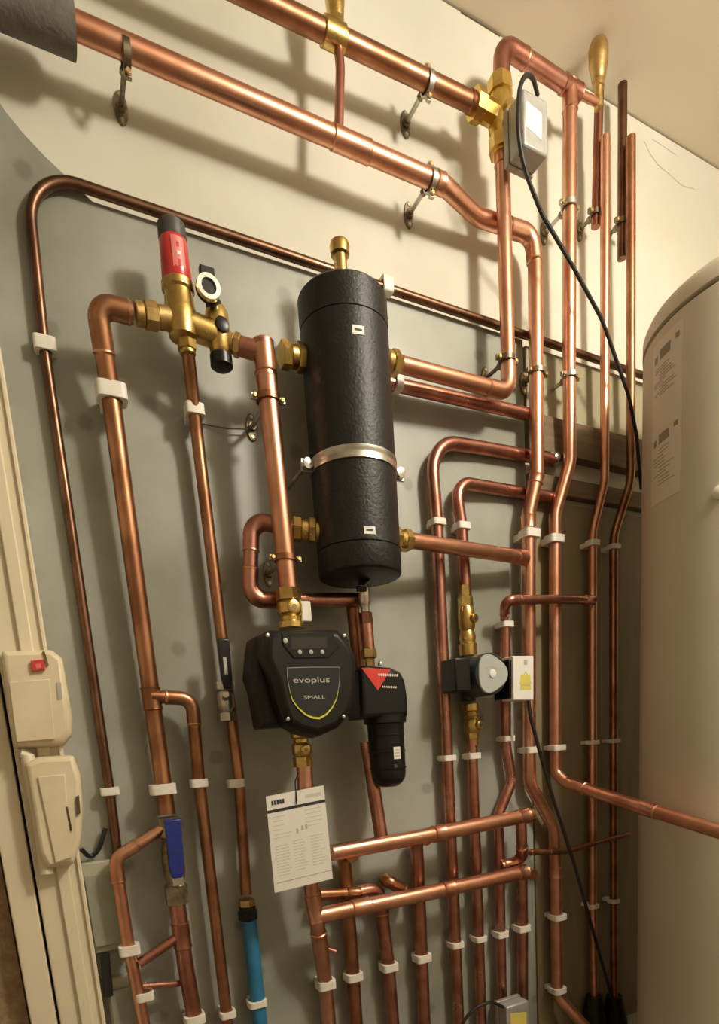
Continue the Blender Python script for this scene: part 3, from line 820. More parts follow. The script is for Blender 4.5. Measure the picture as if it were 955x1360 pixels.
v2a, v2b = at(224, 1085, 0.062), at(236, 1200, 0.062)
t = thing('lever_valve', v2b, 'tarnished ball valve with a deep blue lever handle', 'valve')
gate_body(t, v2b, v2a - v2b, (v2a - v2b).length, 0.0195, 'tarnish')
MB().tube([at(236, 1172, 0.07), at(237, 1169, 0.092)], 0.007, seg=12).build('stem', 'zinc', t)
h0, h1 = at(236, 1166, 0.095), at(229, 1088, 0.095)
MB().prism([(h0.x - 0.008, h0.z), (h0.x + 0.008, h0.z), (h0.x + 0.013, h0.z + 0.016), (h1.x + 0.014, h1.z), (h1.x - 0.014, h1.z), (h0.x - 0.013, h0.z + 0.016)], -0.091, -0.100, ch=0.002).build('handle', 'blue_lever', t, bevel=0.001)
MB().prism([(h0.x - 0.009, h0.z - 0.014), (h0.x + 0.009, h0.z - 0.014), (h0.x + 0.010, h0.z + 0.002), (h0.x - 0.010, h0.z + 0.002)], -0.088, -0.095).build('handle_root', 'zinc', t)

# black compression coupling on the blue pipe
k0 = at(330, 1222, 0.05); k1 = at(326, 1178, 0.05)
t = thing('compression_coupling', k0, 'black compression coupling joining copper pipe to blue pipe', 'fitting')
dd = k1 - k0
MB().lathe(k0, dd, [(0, 0.016), (0.003, 0.0195), (0.020, 0.0195), (0.022, 0.017)], seg=8).build('nut', 'black_plastic', t)
MB().lathe(k0 + dd.normalized() * 0.021, dd, [(0, 0.0165), (0.008, 0.0165)], seg=20).build('body', 'black_plastic', t)
MB().lathe(k0 + dd.normalized() * 0.029, dd, [(0, 0.014), (0.001, 0.0165), (0.014, 0.0165), (0.016, 0.012)], seg=6).build('nut', 'brass_dull', t)

# ------------------------------------------------------------------ large circulation pump
def pxpoly(pts, off):
    return list(reversed([(at(x, y, off).x, at(x, y, off).z) for x, y in pts]))
pc = at(394, 900, 0.12)
pump = thing('circulation_pump', (pc.x, pc.y, at(403, 985, 0.12).z), 'large black circulation pump with display panel and curved yellow line', 'pump')
MB().lathe((pc.x, -0.065, pc.z), (0, -1, 0), [(0, 0.035), (0.006, 0.050), (0.030, 0.062), (0.060, 0.064), (0.068, 0.058)], seg=28).build('volute', 'black_plastic', pump)
back = [(333, 862), (336, 846), (362, 838), (440, 838), (462, 850), (470, 880), (466, 930), (450, 962), (345, 968), (337, 920), (330, 900)]
MB().prism(pxpoly(back, 0.16), -0.118, -0.175, shrink=0.002, ch=0.008).build('motor_housing', 'pump_black', pump, bevel=0.003)
front = [(352, 842), (360, 834), (452, 834), (468, 852), (477, 874), (476, 928), (468, 950), (452, 968), (425, 980), (398, 974), (382, 964), (372, 940), (362, 900), (350, 868)]
fo = MB().prism(pxpoly(front, 0.215), -0.172, -0.215, shrink=0.004, ch=0.010).build('front_cover', 'pump_black', pump, bevel=0.003)
FO = 0.2152
disp = [(374, 842), (441, 839), (449, 860), (437, 873), (390, 874), (376, 857)]
dp = MB().prism(pxpoly(disp, FO), -0.213, -0.2172, ch=0.001).build('display_bezel', 'black_plastic', fo)
scr = [(385, 847), (433, 846), (434, 861), (386, 863)]
MB().prism(pxpoly(scr, FO), -0.217, -0.2178).build('display', 'screen', fo)
for (x, y, r) in ((398, 866, .0038), (413, 866, .0038), (428, 866, .0038), (379, 851, .0042)):
    p = at(x, y, 0.2175)
    MB().lathe(p, (0, -1, 0), [(0, r), (0.001, r), (0.0018, r * 0.6)], seg=14).build('button', 'label_grey', fo)
for (x, y) in ((355, 844), (457, 845), (382, 955), (456, 952)):
    p = at(x, y, 0.2135)
    MB().lathe(p, (0, -1, 0), [(0, 0.0035), (0.0025, 0.0032), (0.003, 0.002)], seg=10).build('screw', 'zinc', fo)
sh = [(381, 886), (451, 886), (451, 908), (447, 928), (438, 943), (422, 954), (405, 947), (391, 933), (384, 912)]
shp = MB().prism(pxpoly(sh, FO), -0.213, -0.2166, ch=0.0006).build('badge', 'panel_navy', fo)
def strip(par, pts, off, w, material, name, thick=0.0006):
    W = [at(x, y, off) for x, y in pts]
    ws = w if isinstance(w, (list, tuple)) else [w] * len(W)
    vs, fs = [], []
    for i, p in enumerate(W):
        d = W[min(i + 1, len(W) - 1)] - W[max(i - 1, 0)]
        nrm = V((-d.z, 0, d.x)).normalized() * ws[i] / 2
        for s in (1, -1):
            for y in (0, -thick):
                vs.append(p + nrm * s + V((0, y, 0)))
    for i in range(len(W) - 1):
        a_, b_ = i * 4, i * 4 + 4
        fs += [(a_ + 1, b_ + 1, b_ + 3, a_ + 3), (a_, a_ + 2, b_ + 2, b_), (a_, b_, b_ + 1, a_ + 1), (a_ + 2, a_ + 3, b_ + 3, b_ + 2)]
    fs += [(0, 1, 3, 2), (len(W) * 4 - 4, len(W) * 4 - 2, len(W) * 4 - 1, len(W) * 4 - 3)]
    return MB().add(vs, fs).build(name, material, par)
strip(shp, [(385, 918), (389, 931), (396, 940), (406, 949), (415, 953), (424, 954), (433, 949), (441, 940), (447, 928), (449, 918)], 0.2165, [.0008, .0016, .0022, .0030, .0036, .0036, .0030, .0022, .0016, .0008], 'yellow_line', 'yellow_line')
strip(shp, [(385, 918), (382, 903), (381, 887), (415, 886), (451, 886), (451, 903), (449, 918)], 0.2165, 0.0008, 'label_grey', 'badge_outline')
text_mesh('evoplus', 'lettering', 'print_pale', at(414, 904, 0.2168), (at(438, 904, .2168) - at(390, 904, .2168)).x, shp, height=0.0125)
text_mesh('SMALL', 'lettering', 'print_pale', at(418, 926, 0.2168), (at(432, 926, .2168) - at(404, 926, .2168)).x, shp, height=0.006)
# valves above and below the pump
def pump_valve(p, d, label, r, L, white=False, name='isolating_valve'):
    n = V(d).normalized()
    t = thing(name, p, label, 'valve')
    MB().lathe(p, n, [(0, r * 0.95), (0.001, r * 1.15), (L * 0.16, r * 1.15), (L * 0.20, r * 0.85), (L * 0.30, r * 0.85), (L * 0.38, r * 1.12), (L * 0.62, r * 1.12), (L * 0.70, r * 0.9)], seg=20).build('body', 'brass', t)
    MB().lathe(V(p) + n * L * 0.70, n, [(0, r * 0.9), (0.001, r * 1.12), (L * 0.29, r * 1.12), (L * 0.30, r * 0.9)], seg=6).build('nut', 'brass', t)
    c = V(p) + n * L * 0.5
    sp = MB().lathe(c + V((0, -r * 0.9, 0)), (0, -1, 0), [(0, r * 0.55), (0.006, r * 0.55), (0.007, r * 0.42)], seg=16).build('spindle', 'brass', t)
    MB().lathe(c + V((0, -r * 0.9 - 0.0068, 0)), (0, -1, 0), [(0, r * 0.22), (0.0008, r * 0.22)], seg=8).build('slot', 'zinc_dark', sp)
    if white:
        MB().box(c + V((r * 1.35, -0.002, -0.004)), (0.020, 0.016, 0.036)).build('white_tag', 'white_plastic', t, bevel=0.002)
    return t
pump_valve(at(387, 836, 0.12), at(382, 778, 0.12) - at(387, 836, 0.12), 'brass isolating valve on top of the large pump with a white tab', 0.021, 0.070, white=True)
pump_valve(at(399, 972, 0.12), at(404, 1032, 0.12) - at(399, 972, 0.12), 'brass isolating valve underneath the large pump', 0.017, 0.066)

# ------------------------------------------------------------------ magnetic filter
fc = at(512, 965, 0.115)
fx = fc.x
fz = lambda y: at(505, y, 0.115).z
flt = thing('magnetic_filter', (fx, -0.115, fz(1042)), 'black magnetic filter canister with a red corner sticker', 'filter')
MB().lathe((fx, -0.115, fz(1046)), (0, 0, 1), [(0, 0.012), (0.001, 0.018), (0.008, 0.028), (0.018, 0.0345), (0.030, 0.036), (fz(962) - fz(1046), 0.0375), (fz(955) - fz(1046), 0.0385)], seg=32).build('canister', 'black_plastic', flt)
cn = bpy.data.objects[-1] if False else flt
rib = MB()
for y in (978, 1000, 1022):
    rib.lathe((fx, -0.115, fz(y)), (0, 0, 1), [(0, 0.0365), (0.001, 0.0384), (0.003, 0.0384), (0.004, 0.0365)], seg=32)
rib.build('rib', 'black_plastic', flt)
MB().lathe((fx, -0.115, fz(962)), (0, 0, 1), [(0, 0.038), (0.002, 0.0435), (0.016, 0.0435), (0.018, 0.039)], seg=16).build('locking_ring', 'black_plastic', flt)
hd = [(477, 888), (484, 883), (522, 886), (534, 892), (540, 904), (543, 925), (543, 952), (480, 955)]
hdo = MB().prism(pxpoly(hd, 0.15), -0.085, -0.152, shrink=0.001, ch=0.008).build('head', 'black_plastic', flt, bevel=0.004)
tri = [(480, 887), (519, 889), (502, 917)]
st = MB().prism(pxpoly(tri, 0.1522), -0.150, -0.1526).build('red_sticker', 'red_sticker', hdo)
def marks(par, x0, x1, y0, y1, off, n_, h, material, seedv=1):
    rnd = random.Random(seedv)
    m = MB()
    for k in range(n_):
        s = (k + 0.5) / n_
        p = at(x0 + (x1 - x0) * s, y0 + (y1 - y0) * s, off)
        w = abs((at(x1, y1, off) - at(x0, y0, off)).x) / n_
        hh = h * rnd.choice((0.75, 1.0, 0.85))
        m.box(p, (w * rnd.uniform(0.5, 0.8), 0.0006, hh))
    return m.build('lettering', material, par)
marks(hdo, 502, 529, 896, 897, 0.1528, 9, 0.0055, 'label_white', 3)
marks(hdo, 507, 527, 912, 913, 0.1528, 7, 0.0045, 'label_white', 4)
lb = curved_label(flt, math.radians(3), fz(1001), 0.015, 0.024, 0.0372, fx, -0.115, 'label', 'label_white', dz=0.0018)
for k in range(3):
    curved_label(lb, math.radians(3), fz(1001) + 0.006 - 0.006 * k, 0.011, 0.002, 0.039, fx, -0.115, 'print', 'ink_grey', dz=0.0005)
MB().lathe((fx - 0.004, -0.152, fz(1018)), (0, -1, 0), [(0, 0.004), (0.003, 0.0035)], seg=10).build('knob', 'grey_plastic', flt)
MB().lathe(at(505, 884, 0.14), (0, 0, 1), [(0, 0.005), (0.005, 0.005), (0.008, 0.003)], seg=12).build('vent_screw', 'chrome', flt)
# drain cock and pipework between vessel and filter
dz = thing('drain_valve', at(488, 872, 0.115), 'chrome and dull red isolating valve between the vessel and the filter', 'valve')
q0, q1 = at(482, 776, 0.11), at(491, 878, 0.115)
dn_ = (q1 - q0)
qn, qL = dn_.normalized(), dn_.length
MB().lathe(q0, dn_, [(0, 0.008), (0.004, 0.012), (qL * .24, 0.012), (qL * .27, 0.009), (qL * .38, 0.0085)], seg=16).build('body', 'chrome', dz)
MB().lathe(q0 + qn * qL * .36, dn_, [(0, 0.010), (0.001, 0.013), (qL * .16, 0.013), (qL * .17, 0.010)], seg=6).build('nut', 'copper_brown', dz)
MB().lathe(q0 + qn * qL * .52, dn_, [(0, 0.0125), (qL * .32, 0.0125)], seg=16).build('collar', 'copper_red', dz)
MB().lathe(q0 + qn * qL * .84, dn_, [(0, 0.012), (0.001, 0.0155), (qL * .12, 0.0155), (qL * .13, 0.010), (qL * 1.1 - qL * .84, 0.010)], seg=6).build('nut', 'brass_dull', dz)
MB().box(q0 + V((-0.010, -0.012, -0.012)), (0.020, 0.008, 0.010)).build('lever', 'black_plastic', dz, bevel=0.002)
p_ = MB().tube([V((VX + 0.01, VY, zb + 0.002)), q0 + V((0, 0, 0.002))], 0.009, seg=14).build('drain_neck', 'black_plastic', dz)
m = pipe('copper_pipe', 'short dull upright pipe stub behind the large pump by the filter', [(468, 800, 0.072), (478, 905, 0.072)], 0.026, 'copper_brown')

# ------------------------------------------------------------------ printed card hanging on a tie
ck = [at(353, 1058, 0.150), at(430, 1043, 0.150), at(442, 1167, 0.146), at(365, 1186, 0.146)]
card = thing('instruction_card', (ck[3] + ck[2]) / 2, 'white printed instruction card hanging under the large pump', 'card')
def cardpt(u, v, lift=0.0):
    p = ck[0].lerp(ck[1], u).lerp(ck[3].lerp(ck[2], u), v)
    return p + V((0, -lift, 0))
def cardquad(u0, v0, u1, v1, l0, l1, m=None):
    m = m or MB()
    vs = [cardpt(u, v, l) for l in (l0, l1) for (u, v) in ((u0, v0), (u1, v0), (u1, v1), (u0, v1))]
    return m.add(vs, [(0, 1, 2, 3), (4, 7, 6, 5), (0, 4, 5, 1), (1, 5, 6, 2), (2, 6, 7, 3), (3, 7, 4, 0)])
cardquad(0, 0, 1, 1, -0.0012, 0).build('sheet', 'label_white', card)
cardquad(0, 0.145, 1, 0.175, 0, 0.0004).build('header_line', 'ink', card)
cardquad(0.05, 0.90, 1, 0.91, 0, 0.0004).build('rule', 'ink_grey', card)
rnd = random.Random(5)
m = MB()
for (u0, u1, v0, v1, n_) in ((0.08, 0.32, 0.52, 0.86, 11), (0.38, 0.62, 0.50, 0.84, 11), (0.68, 0.93, 0.49, 0.83, 11), (0.08, 0.28, 0.22, 0.40, 4), (0.62, 0.93, 0.21, 0.42, 5), (0.08, 0.45, 0.40, 0.47, 2)):
    for k in range(n_):
        v = v0 + (v1 - v0) * k / n_
        cardquad(u0, v, u0 + (u1 - u0) * rnd.uniform(0.65, 1.0), v + 0.009, 0, 0.0003, m)
m.build('printed_text', 'ink_soft', card)
m = MB()
for (u, v) in ((0.45, 0.385), (0.54, 0.365), (0.61, 0.36)):
    cardquad(u, v, u + 0.035, v + 0.05, 0, 0.0004, m)
m.build('printed_symbols', 'ink_grey', card)
m = MB()
for k in range(5):
    cardquad(0.08 + k * 0.045, 0.055, 0.115 + k * 0.045, 0.10, 0, 0.0004, m)
m.build('header_text', 'ink', card)
m = MB()
for k in range(8):
    cardquad(0.66 + k * 0.035, 0.06, 0.688 + k * 0.035, 0.095, 0, 0.0004, m)
m.build('header_text', 'ink_soft', card)
MB().tube([at(394, 1068, 0.152), at(393, 1052, 0.150), at(392, 1038, 0.142), at(396, 1026, 0.140)], 0.0014, seg=8).build('tie', 'cable', card)

# ------------------------------------------------------------------ small pump on the curved pipe
pc2 = at(621, 901, 0.046)
sp = thing('circulator_pump', (pc2.x, pc2.y, at(624, 945, 0.046).z), 'small dark green circulator pump with a round silver face', 'pump')
MB().lathe((pc2.x, -0.022, pc2.z), (0, -1, 0), [(0, 0.022), (0.008, 0.030), (0.040, 0.031), (0.048, 0.028)], seg=28).build('volute', 'pump_green', sp)
port(sp, pc2 + V((0, 0, 0.030)), (0, 0, 1), ((0, 0.022, 0.017, 20),), 'pump_green')
port(sp, pc2 + V((0, 0, -0.030)), (0, 0, -1), ((0, 0.022, 0.017, 20),), 'pump_green')
mcx = pc2.x + 0.004
MB().lathe((mcx, -0.066, pc2.z), (0, -1, 0), [(0, 0.036), (0.004, 0.046), (0.056, 0.046), (0.062, 0.043)], seg=32).build('motor', 'pump_green', sp)
pf = at(653, 901, 0.13)
face = MB().prism([(mcx + (0.040 + 0.004 * math.cos(3 * k * math.pi / 20)) * math.cos(k * math.pi / 20), pc2.z + (0.040 + 0.004 * math.cos(3 * k * math.pi / 20)) * math.sin(k * math.pi / 20)) for k in range(40)], -0.126, -0.132, ch=0.001).build('face_plate', 'label_grey', sp)
MB().lathe((mcx, -0.131, pc2.z), (0, -1, 0), [(0, 0.009), (0.003, 0.009), (0.004, 0.006)], seg=18).build('vent_plug', 'label_white', face)
strip(face, [(646, 888), (650, 885), (656, 885), (661, 888)], 0.1322, 0.003, 'ink_grey', 'print')
bxp = at(596, 899, 0.075)
MB().box((bxp.x + 0.008, -0.091, bxp.z), (0.040, 0.055, 0.070)).build('control_box', 'black_plastic', sp, bevel=0.003)
tb = [at(682, 871, 0.135), at(709, 871, 0.135), at(709, 930, 0.135), at(682, 930, 0.135)]
MB().box(((tb[0].x + tb[1].x) / 2 - 0.022, -0.100, (tb[0].z + tb[2].z) / 2), (0.030, 0.056, 0.085)).build('terminal_base', 'black_plastic', sp, bevel=0.002)
tbo = MB().prism([(p.x, p.z) for p in reversed(tb)], -0.095, -0.135, ch=0.002).build('terminal_cover', 'label_white', sp, bevel=0.001)
strip(tbo, [(698, 892), (690, 908), (706, 908), (698, 892)], 0.1352, 0.0022, 'yellow_label', 'warning_triangle')
MB().prism(pxpoly([(692, 896), (704, 896), (705, 916), (691, 916)], 0.1352), -0.1345, -0.1356).build('warning_label', 'yellow_label', tbo)
marks(tbo, 692, 704, 910, 910, 0.1358, 4, 0.004, 'ink_grey', 8)
MB().prism(pxpoly([(696, 876), (700, 876), (700, 883), (696, 883)], 0.1352), -0.1345, -0.1356).build('earth_mark', 'ink_grey', tbo)
# small pump valves
def small_valve(xa, ya, xb, yb, label, flip):
    a_, b_ = at(xa, ya, 0.046), at(xb, yb, 0.046)
    d = b_ - a_
    L = d.length
    t = thing('isolating_valve', a_ if a_.z < b_.z else b_, label, 'valve')
    n_ = d.normalized()
    MB().lathe(a_, n_, [(0, 0.014), (0.002, 0.021), (L * .17, 0.022), (L * .20, 0.018), (L * .28, 0.020), (L * .36, 0.016)], seg=22).build('union_nut', 'brass', t)
    MB().lathe(a_ + n_ * L * .34, n_, [(0, 0.014), (L * .08, 0.0195), (L * .30, 0.0195), (L * .40, 0.014)], seg=20).build('body', 'brass', t)
    MB().lathe(a_ + n_ * L * .70, n_, [(0, 0.013), (0.001, 0.0175), (L * .14, 0.0175), (L * .15, 0.015), (L * .30, 0.0148)], seg=6).build('nut', 'brass', t)
    c = a_ + n_ * L * .52
    s = MB().lathe(c + V((0.004, -0.016, 0)), (0.2, -1, 0), [(0, 0.010), (0.010, 0.010), (0.012, 0.008)], seg=16).build('spindle', 'brass_bright', t)
    MB().lathe(c + V((0.0065, -0.0277, 0)), (0.2, -1, 0), [(0, 0.0045), (0.001, 0.0045)], seg=10).build('slot', 'ink', s)
    return t
small_valve(622, 872, 617, 778, 'brass isolating valve above the small pump', 1)
small_valve(625, 934, 628, 990, 'brass isolating valve below the small pump', 1)

# ------------------------------------------------------------------ three way valve and actuators
vz = at(665, 160, 0.085)
tw = thing('three_way_valve', (vz.x, vz.y, at(666, 206, 0.085).z), 'bright brass three way valve body under the copper arch', 'valve')
zz = lambda y: at(665, y, 0.085).z
za, zb2 = zz(206), zz(104)
Lv = zb2 - za
MB().lathe((vz.x, vz.y, za), (0, 0, 1), [(0, 0.018), (0.016, 0.021), (0.028, 0.021), (Lv * .35, 0.025), (Lv * .6, 0.025), (Lv * .78, 0.021), (Lv, 0.0185)], seg=20).build('body', 'brass_bright', tw)
for (k0_, k1_) in ((0.02, 0.22), (0.76, 0.95)):
    MB().lathe((vz.x, vz.y, za + Lv * k0_), (0, 0, 1), [(0, 0.021), (0.001, 0.0255), (Lv * (k1_ - k0_) - 0.001, 0.0255), (Lv * (k1_ - k0_), 0.021)], seg=8, phase=0.3).build('nut', 'brass_bright', tw)
pk = at(628, 137, 0.085)
dk = V((vz.x, vz.y, zz(158))) - pk
MB().lathe(pk, dk, [(0, 0.019), (0.001, 0.0255), (0.020, 0.0255), (0.021, 0.020), (dk.length - 0.01, 0.020)], seg=8).build('side_port', 'brass_bright', tw)
MB().tube([V((vz.x, vz.y - 0.012, zz(160))), V((vz.x, vz.y - 0.034, zz(160)))], 0.013, seg=14).build('spindle_neck', 'brass', tw)
def actuator(tl, tr, br, bl, o0, o1, label, lab_px, lab_mat, name='valve_actuator'):
    q = [at(*p, o1) for p in (tl, tr, br, bl)]
    x0, x1 = (q[0].x + q[3].x) / 2, (q[1].x + q[2].x) / 2
    z0, z1 = (q[2].z + q[3].z) / 2, (q[0].z + q[1].z) / 2
    t = thing(name, ((x0 + x1) / 2, -o0, z0), label, 'actuator')
    MB().box(((x0 + x1) / 2, -(o0 + 0.006), (z0 + z1) / 2), (x1 - x0 + 0.004, 0.012, z1 - z0 + 0.004)).build('base_plate', 'actuator_base', t, bevel=0.002)
    cv = MB().box(((x0 + x1) / 2, -(o0 + 0.012 + o1) / 2, (z0 + z1) / 2), (x1 - x0, o1 - o0 - 0.012, z1 - z0)).build('cover', 'actuator_metal', t, bevel=0.004)
    L_ = [at(*p, o1) for p in lab_px]
    MB().prism([(p.x, p.z) for p in reversed(L_)], -o1 + 0.001, -o1 - 0.0006).build('label', lab_mat, cv)
    return t
ac1 = actuator((695, 110), (728, 140), (728, 215), (695, 184), 0.112, 0.168, 'grey metal actuator box in front of the brass three way valve', ((699, 134), (719, 151), (719, 186), (699, 168)), 'label_white')
MB().lathe(at(694, 140, 0.150), (-1, 0, 0), [(0, 0.006), (0.012, 0.006)], seg=10).build('cable_gland', 'black_plastic', ac1)
ac2 = actuator((674, 1334), (703, 1332), (703, 1385), (674, 1390), 0.085, 0.13, 'small grey actuator box with yellow label on the lowest valve', ((678, 1346), (699, 1344), (699, 1376), (678, 1378)), 'yellow_label')
lowv = thing('zone_valve', at(667, 1340, 0.05), 'dull brass zone valve behind the lowest actuator box', 'valve')
MB().lathe(at(667, 1372, 0.05), (0, 0, 1), [(0, 0.014), (0.012, 0.018), (0.045, 0.018), (0.058, 0.014)], seg=20).build('body', 'brass_dull', lowv)
MB().lathe(at(666, 1336, 0.05), (0, 0, 1), [(0, 0.015), (0.001, 0.0185), (0.014, 0.0185), (0.015, 0.015)], seg=6).build('nut', 'brass_dull', lowv)
MB().tube([at(667, 1352, 0.06), at(667, 1352, 0.09)], 0.010, seg=12).build('spindle_neck', 'brass_dull', lowv)

# brass tee on the ceiling edge pipe
bt = at(447, 36, 0.085)
tee = thing('brass_tee', bt, 'brass tee with upright neck on the ceiling edge pipe', 'fitting')
MB().lathe(bt + V((0, 0, -0.012)), (0, 0, 1), [(0, 0.010), (0.002, 0.0135), (0.020, 0.014), (0.024, 0.012)], seg=20).build('neck', 'brass', tee)
bc = at(447, 49, 0.085)
kk = at(440, 46, 0.085)
MB().lathe(at(428, 40, 0.085), at(466, 59, 0.085) - at(428, 40, 0.085), [(0, 0.0165), (0.002, 0.0195), (0.040, 0.0195), (0.042, 0.0165)], seg=20).build('collar', 'brass', tee)
MB().lathe(at(447, 38, 0.085) + V((0, 0, 0.008)), (0, 0, 1), [(0, 0.0125), (0.010, 0.0145), (0.030, 0.017), (0.050, 0.018), (0.056, 0.014)], seg=20).build('top_nut', 'brass', tee)

# bottle shaped air vent on the narrow stub
ab = at(795, 137, 0.085)
vent = thing('air_vent', ab, 'brass bottle shaped air vent standing above the slim pipes', 'vent')
zv = lambda y: at(795, y, 0.085).z - ab.z
MB().lathe(ab, (0, 0, 1), [(-0.012, 0.006), (-0.010, 0.0095), (0.008, 0.0095), (0.010, 0.008), (zv(118), 0.0095), (zv(117), 0.0125), (zv(108), 0.0125), (zv(106), 0.0145), (zv(96), 0.0165), (zv(84), 0.0205), (zv(66), 0.021), (zv(57), 0.0165), (zv(53), 0.006)], seg=22).build('body', 'brass_dull', vent)
MB().lathe(ab + V((0.002, 0, zv(54))), (0, 0, 1), [(0, 0.004), (zv(44) - zv(54), 0.004), (zv(42) - zv(54), 0.0025)], seg=12).build('cap', 'zinc_dark', vent)
MB().box(ab + V((0.008, 0, zv(55))), (0.006, 0.006, 0.012)).build('side_screw', 'black_plastic', vent)

# ------------------------------------------------------------------ cables
def cable(label, pts, r):
    W = P(*pts)
    if pts[-1][1] == 1372:
        W.append(V((W[-1].x, W[-1].y, 0.001)))
    o = MB().tube(rounded(W, 0.12, seg=10), r, seg=10).build('cable', 'cable')
    return tag(o, label, 'cable')
cable('black cable looping from the actuator box down behind the tank', [(714, 127, 0.150), (708, 102, 0.165), (698, 98, 0.172), (690, 115, 0.172), (687, 170, 0.172), (696, 225, 0.160), (720, 285, 0.145), (760, 352, 0.135), (800, 425, 0.125), (835, 525, 0.11), (846, 580, 0.10), (852, 650, 0.09)], 0.0042)
cable('black cable trailing from the small pump down to the floor', [(702, 929, 0.115), (704, 950, 0.118), (715, 992, 0.12), (736, 1065, 0.12), (762, 1145, 0.11), (790, 1245, 0.10), (813, 1325, 0.08), (820, 1372, 0.07)], 0.0045)
cable('short black cable curling from the lowest actuator box', [(674, 1340, 0.115), (652, 1330, 0.12), (632, 1338, 0.115), (618, 1352, 0.11), (606, 1380, 0.10)], 0.004)
cable('black flex hanging beside the painted post under the junction box', [(139, 1266, 0.05), (141, 1290, 0.052), (144, 1322, 0.05)], 0.0085)
cable('thin grey flex along the edge of the painted post', [(108, 1128, 0.04), (120, 1140, 0.03), (132, 1128, 0.03), (140, 1100, 0.03)], 0.004)

# ------------------------------------------------------------------ switch boxes on the post
def switch_box(pts, o0, o1, label, parts, cat='box'):
    xs = [at(x, y, o1) for x, y in pts]
    t = thing('control_box', ((xs[0].x + xs[1].x) / 2, -o0, xs[2].z), label, cat)
    MB().prism([(p.x, p.z) for p in reversed(xs)], -o0, -o1, shrink=0.004, ch=0.006).build('case', 'cream_plastic', t, bevel=0.003)
    return t
b1 = switch_box([(0, 862), (68, 860), (84, 872), (97, 950), (97, 975), (86, 990), (18, 994), (10, 960)], 0.15, 0.185, 'cream control box with a red switch on the painted post', None)
cv = MB().prism(pxpoly([(12, 906), (66, 902), (73, 982), (22, 986)], 0.1855), -0.183, -0.1885, ch=0.001).build('cover_plate', 'cream_plastic', b1, bevel=0.001)
rk = MB().prism(pxpoly([(41, 878), (58, 876), (60, 890), (43, 892)], 0.186), -0.183, -0.191, ch=0.001).build('red_switch', 'red_sticker', b1)
MB().prism(pxpoly([(47, 882), (54, 881), (55, 887), (48, 888)], 0.1912), -0.1905, -0.1916).build('switch_mark', 'pink_label', rk)
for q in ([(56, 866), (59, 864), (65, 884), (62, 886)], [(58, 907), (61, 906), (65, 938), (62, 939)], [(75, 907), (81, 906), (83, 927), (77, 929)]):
    MB().prism(pxpoly(q, 0.1862), -0.180, -0.1868 if q[0][0] < 70 else -0.1862).build('slot', 'ink_grey' if q[0][0] > 70 else 'zinc_dark', b1)  # thin dark plates, their colour standing in for the shade inside open slots
b2 = switch_box([(32, 1012), (50, 1004), (98, 1002), (108, 1030), (112, 1075), (108, 1120), (98, 1150), (62, 1157), (52, 1140)], 0.15, 0.185, 'cream control box without a switch lower on the painted post', None)
MB().prism(pxpoly([(50, 1032), (86, 1028), (96, 1138), (74, 1146)], 0.1855), -0.183, -0.1885, ch=0.001).build('cover_plate', 'cream_plastic', b2, bevel=0.001)
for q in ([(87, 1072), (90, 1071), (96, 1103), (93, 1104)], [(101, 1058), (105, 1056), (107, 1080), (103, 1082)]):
    MB().prism(pxpoly(q, 0.1882), -0.180, -0.1889).build('slot', 'zinc_dark', b2)  # no opening cut: slot shade is painted as dark raised plates
cd = MB().tube([at(28, 1002, 0.168), at(36, 1004, 0.168), at(52, 1080, 0.168), at(62, 1160, 0.168)], 0.010, seg=12).build('conduit', 'paint_post')
tag(cd, 'cream conduit running past the lower control box', 'conduit')

# grey junction boxes on the board
def junction(pts, o1, label):
    xs = [at(x, y, o1) for x, y in pts]
    x0, x1 = min(p.x for p in xs), max(p.x for p in xs)
    z0, z1 = min(p.z for p in xs), max(p.z for p in xs)
    t = thing('junction_box', ((x0 + x1) / 2, -BF, z0), label, 'junction box')
    MB().box(((x0 + x1) / 2, -(BF + o1 - 0.008) / 2, (z0 + z1) / 2), (x1 - x0, o1 - 0.008 - BF, z1 - z0)).build('case', 'junction_lid', t, bevel=0.002)
    MB().box(((x0 + x1) / 2, -o1 + 0.004, (z0 + z1) / 2 - 0.004), (x1 - x0 - 0.004, 0.008, z1 - z0 - 0.034)).build('lid', 'junction_grey', t, bevel=0.002)
    for (sx, sz) in ((1, 1), (1, -1)):
        MB().lathe(((x0 + x1) / 2 + sx * (x1 - x0) * 0.38, -o1 + 0.001, (z0 + z1) / 2 + sz * (z1 - z0) * 0.30), (0, -1, 0), [(0, 0.003), (0.0018, 0.0024)], seg=8).build('screw', 'zinc', t)
    return t
junction([(112, 1148), (155, 1148), (160, 1262), (125, 1262)], 0.045, 'upper grey junction box beside the painted post')
junction([(148, 1302), (186, 1300), (192, 1375), (152, 1378)], 0.045, 'lower grey junction box behind the elbowed copper pipe')

# ------------------------------------------------------------------ hot water tank
TR = 0.25
g = at(850, 900, 0.20)
ray = V((g.x, g.y + CAMD, 0)).normalized()
nrm = V((ray.y, -ray.x, 0))
TC = V((g.x, g.y, 0)) + nrm * TR
ztop = at(852, 455, 0.20).z
tank = thing('hot_water_tank', (TC.x, TC.y, 0), 'large pale beige cylindrical hot water tank with a printed label', 'tank')
MB().lathe((TC.x, TC.y, 0.02), (0, 0, 1), [(0, TR - 0.004), (0.004, TR), (ztop - 0.068, TR), (ztop - 0.065, TR - 0.003)], seg=96).build('shell', 'tank_shell', tank)
MB().lathe((TC.x, TC.y, ztop - 0.040), (0, 0, 1), [(0, TR - 0.002), (0.002, TR + 0.001), (0.026, TR + 0.001), (0.036, TR - 0.004), (0.040, TR - 0.014), (0.042, TR * 0.6)], seg=96).build('lid', 'tank_shell', tank)
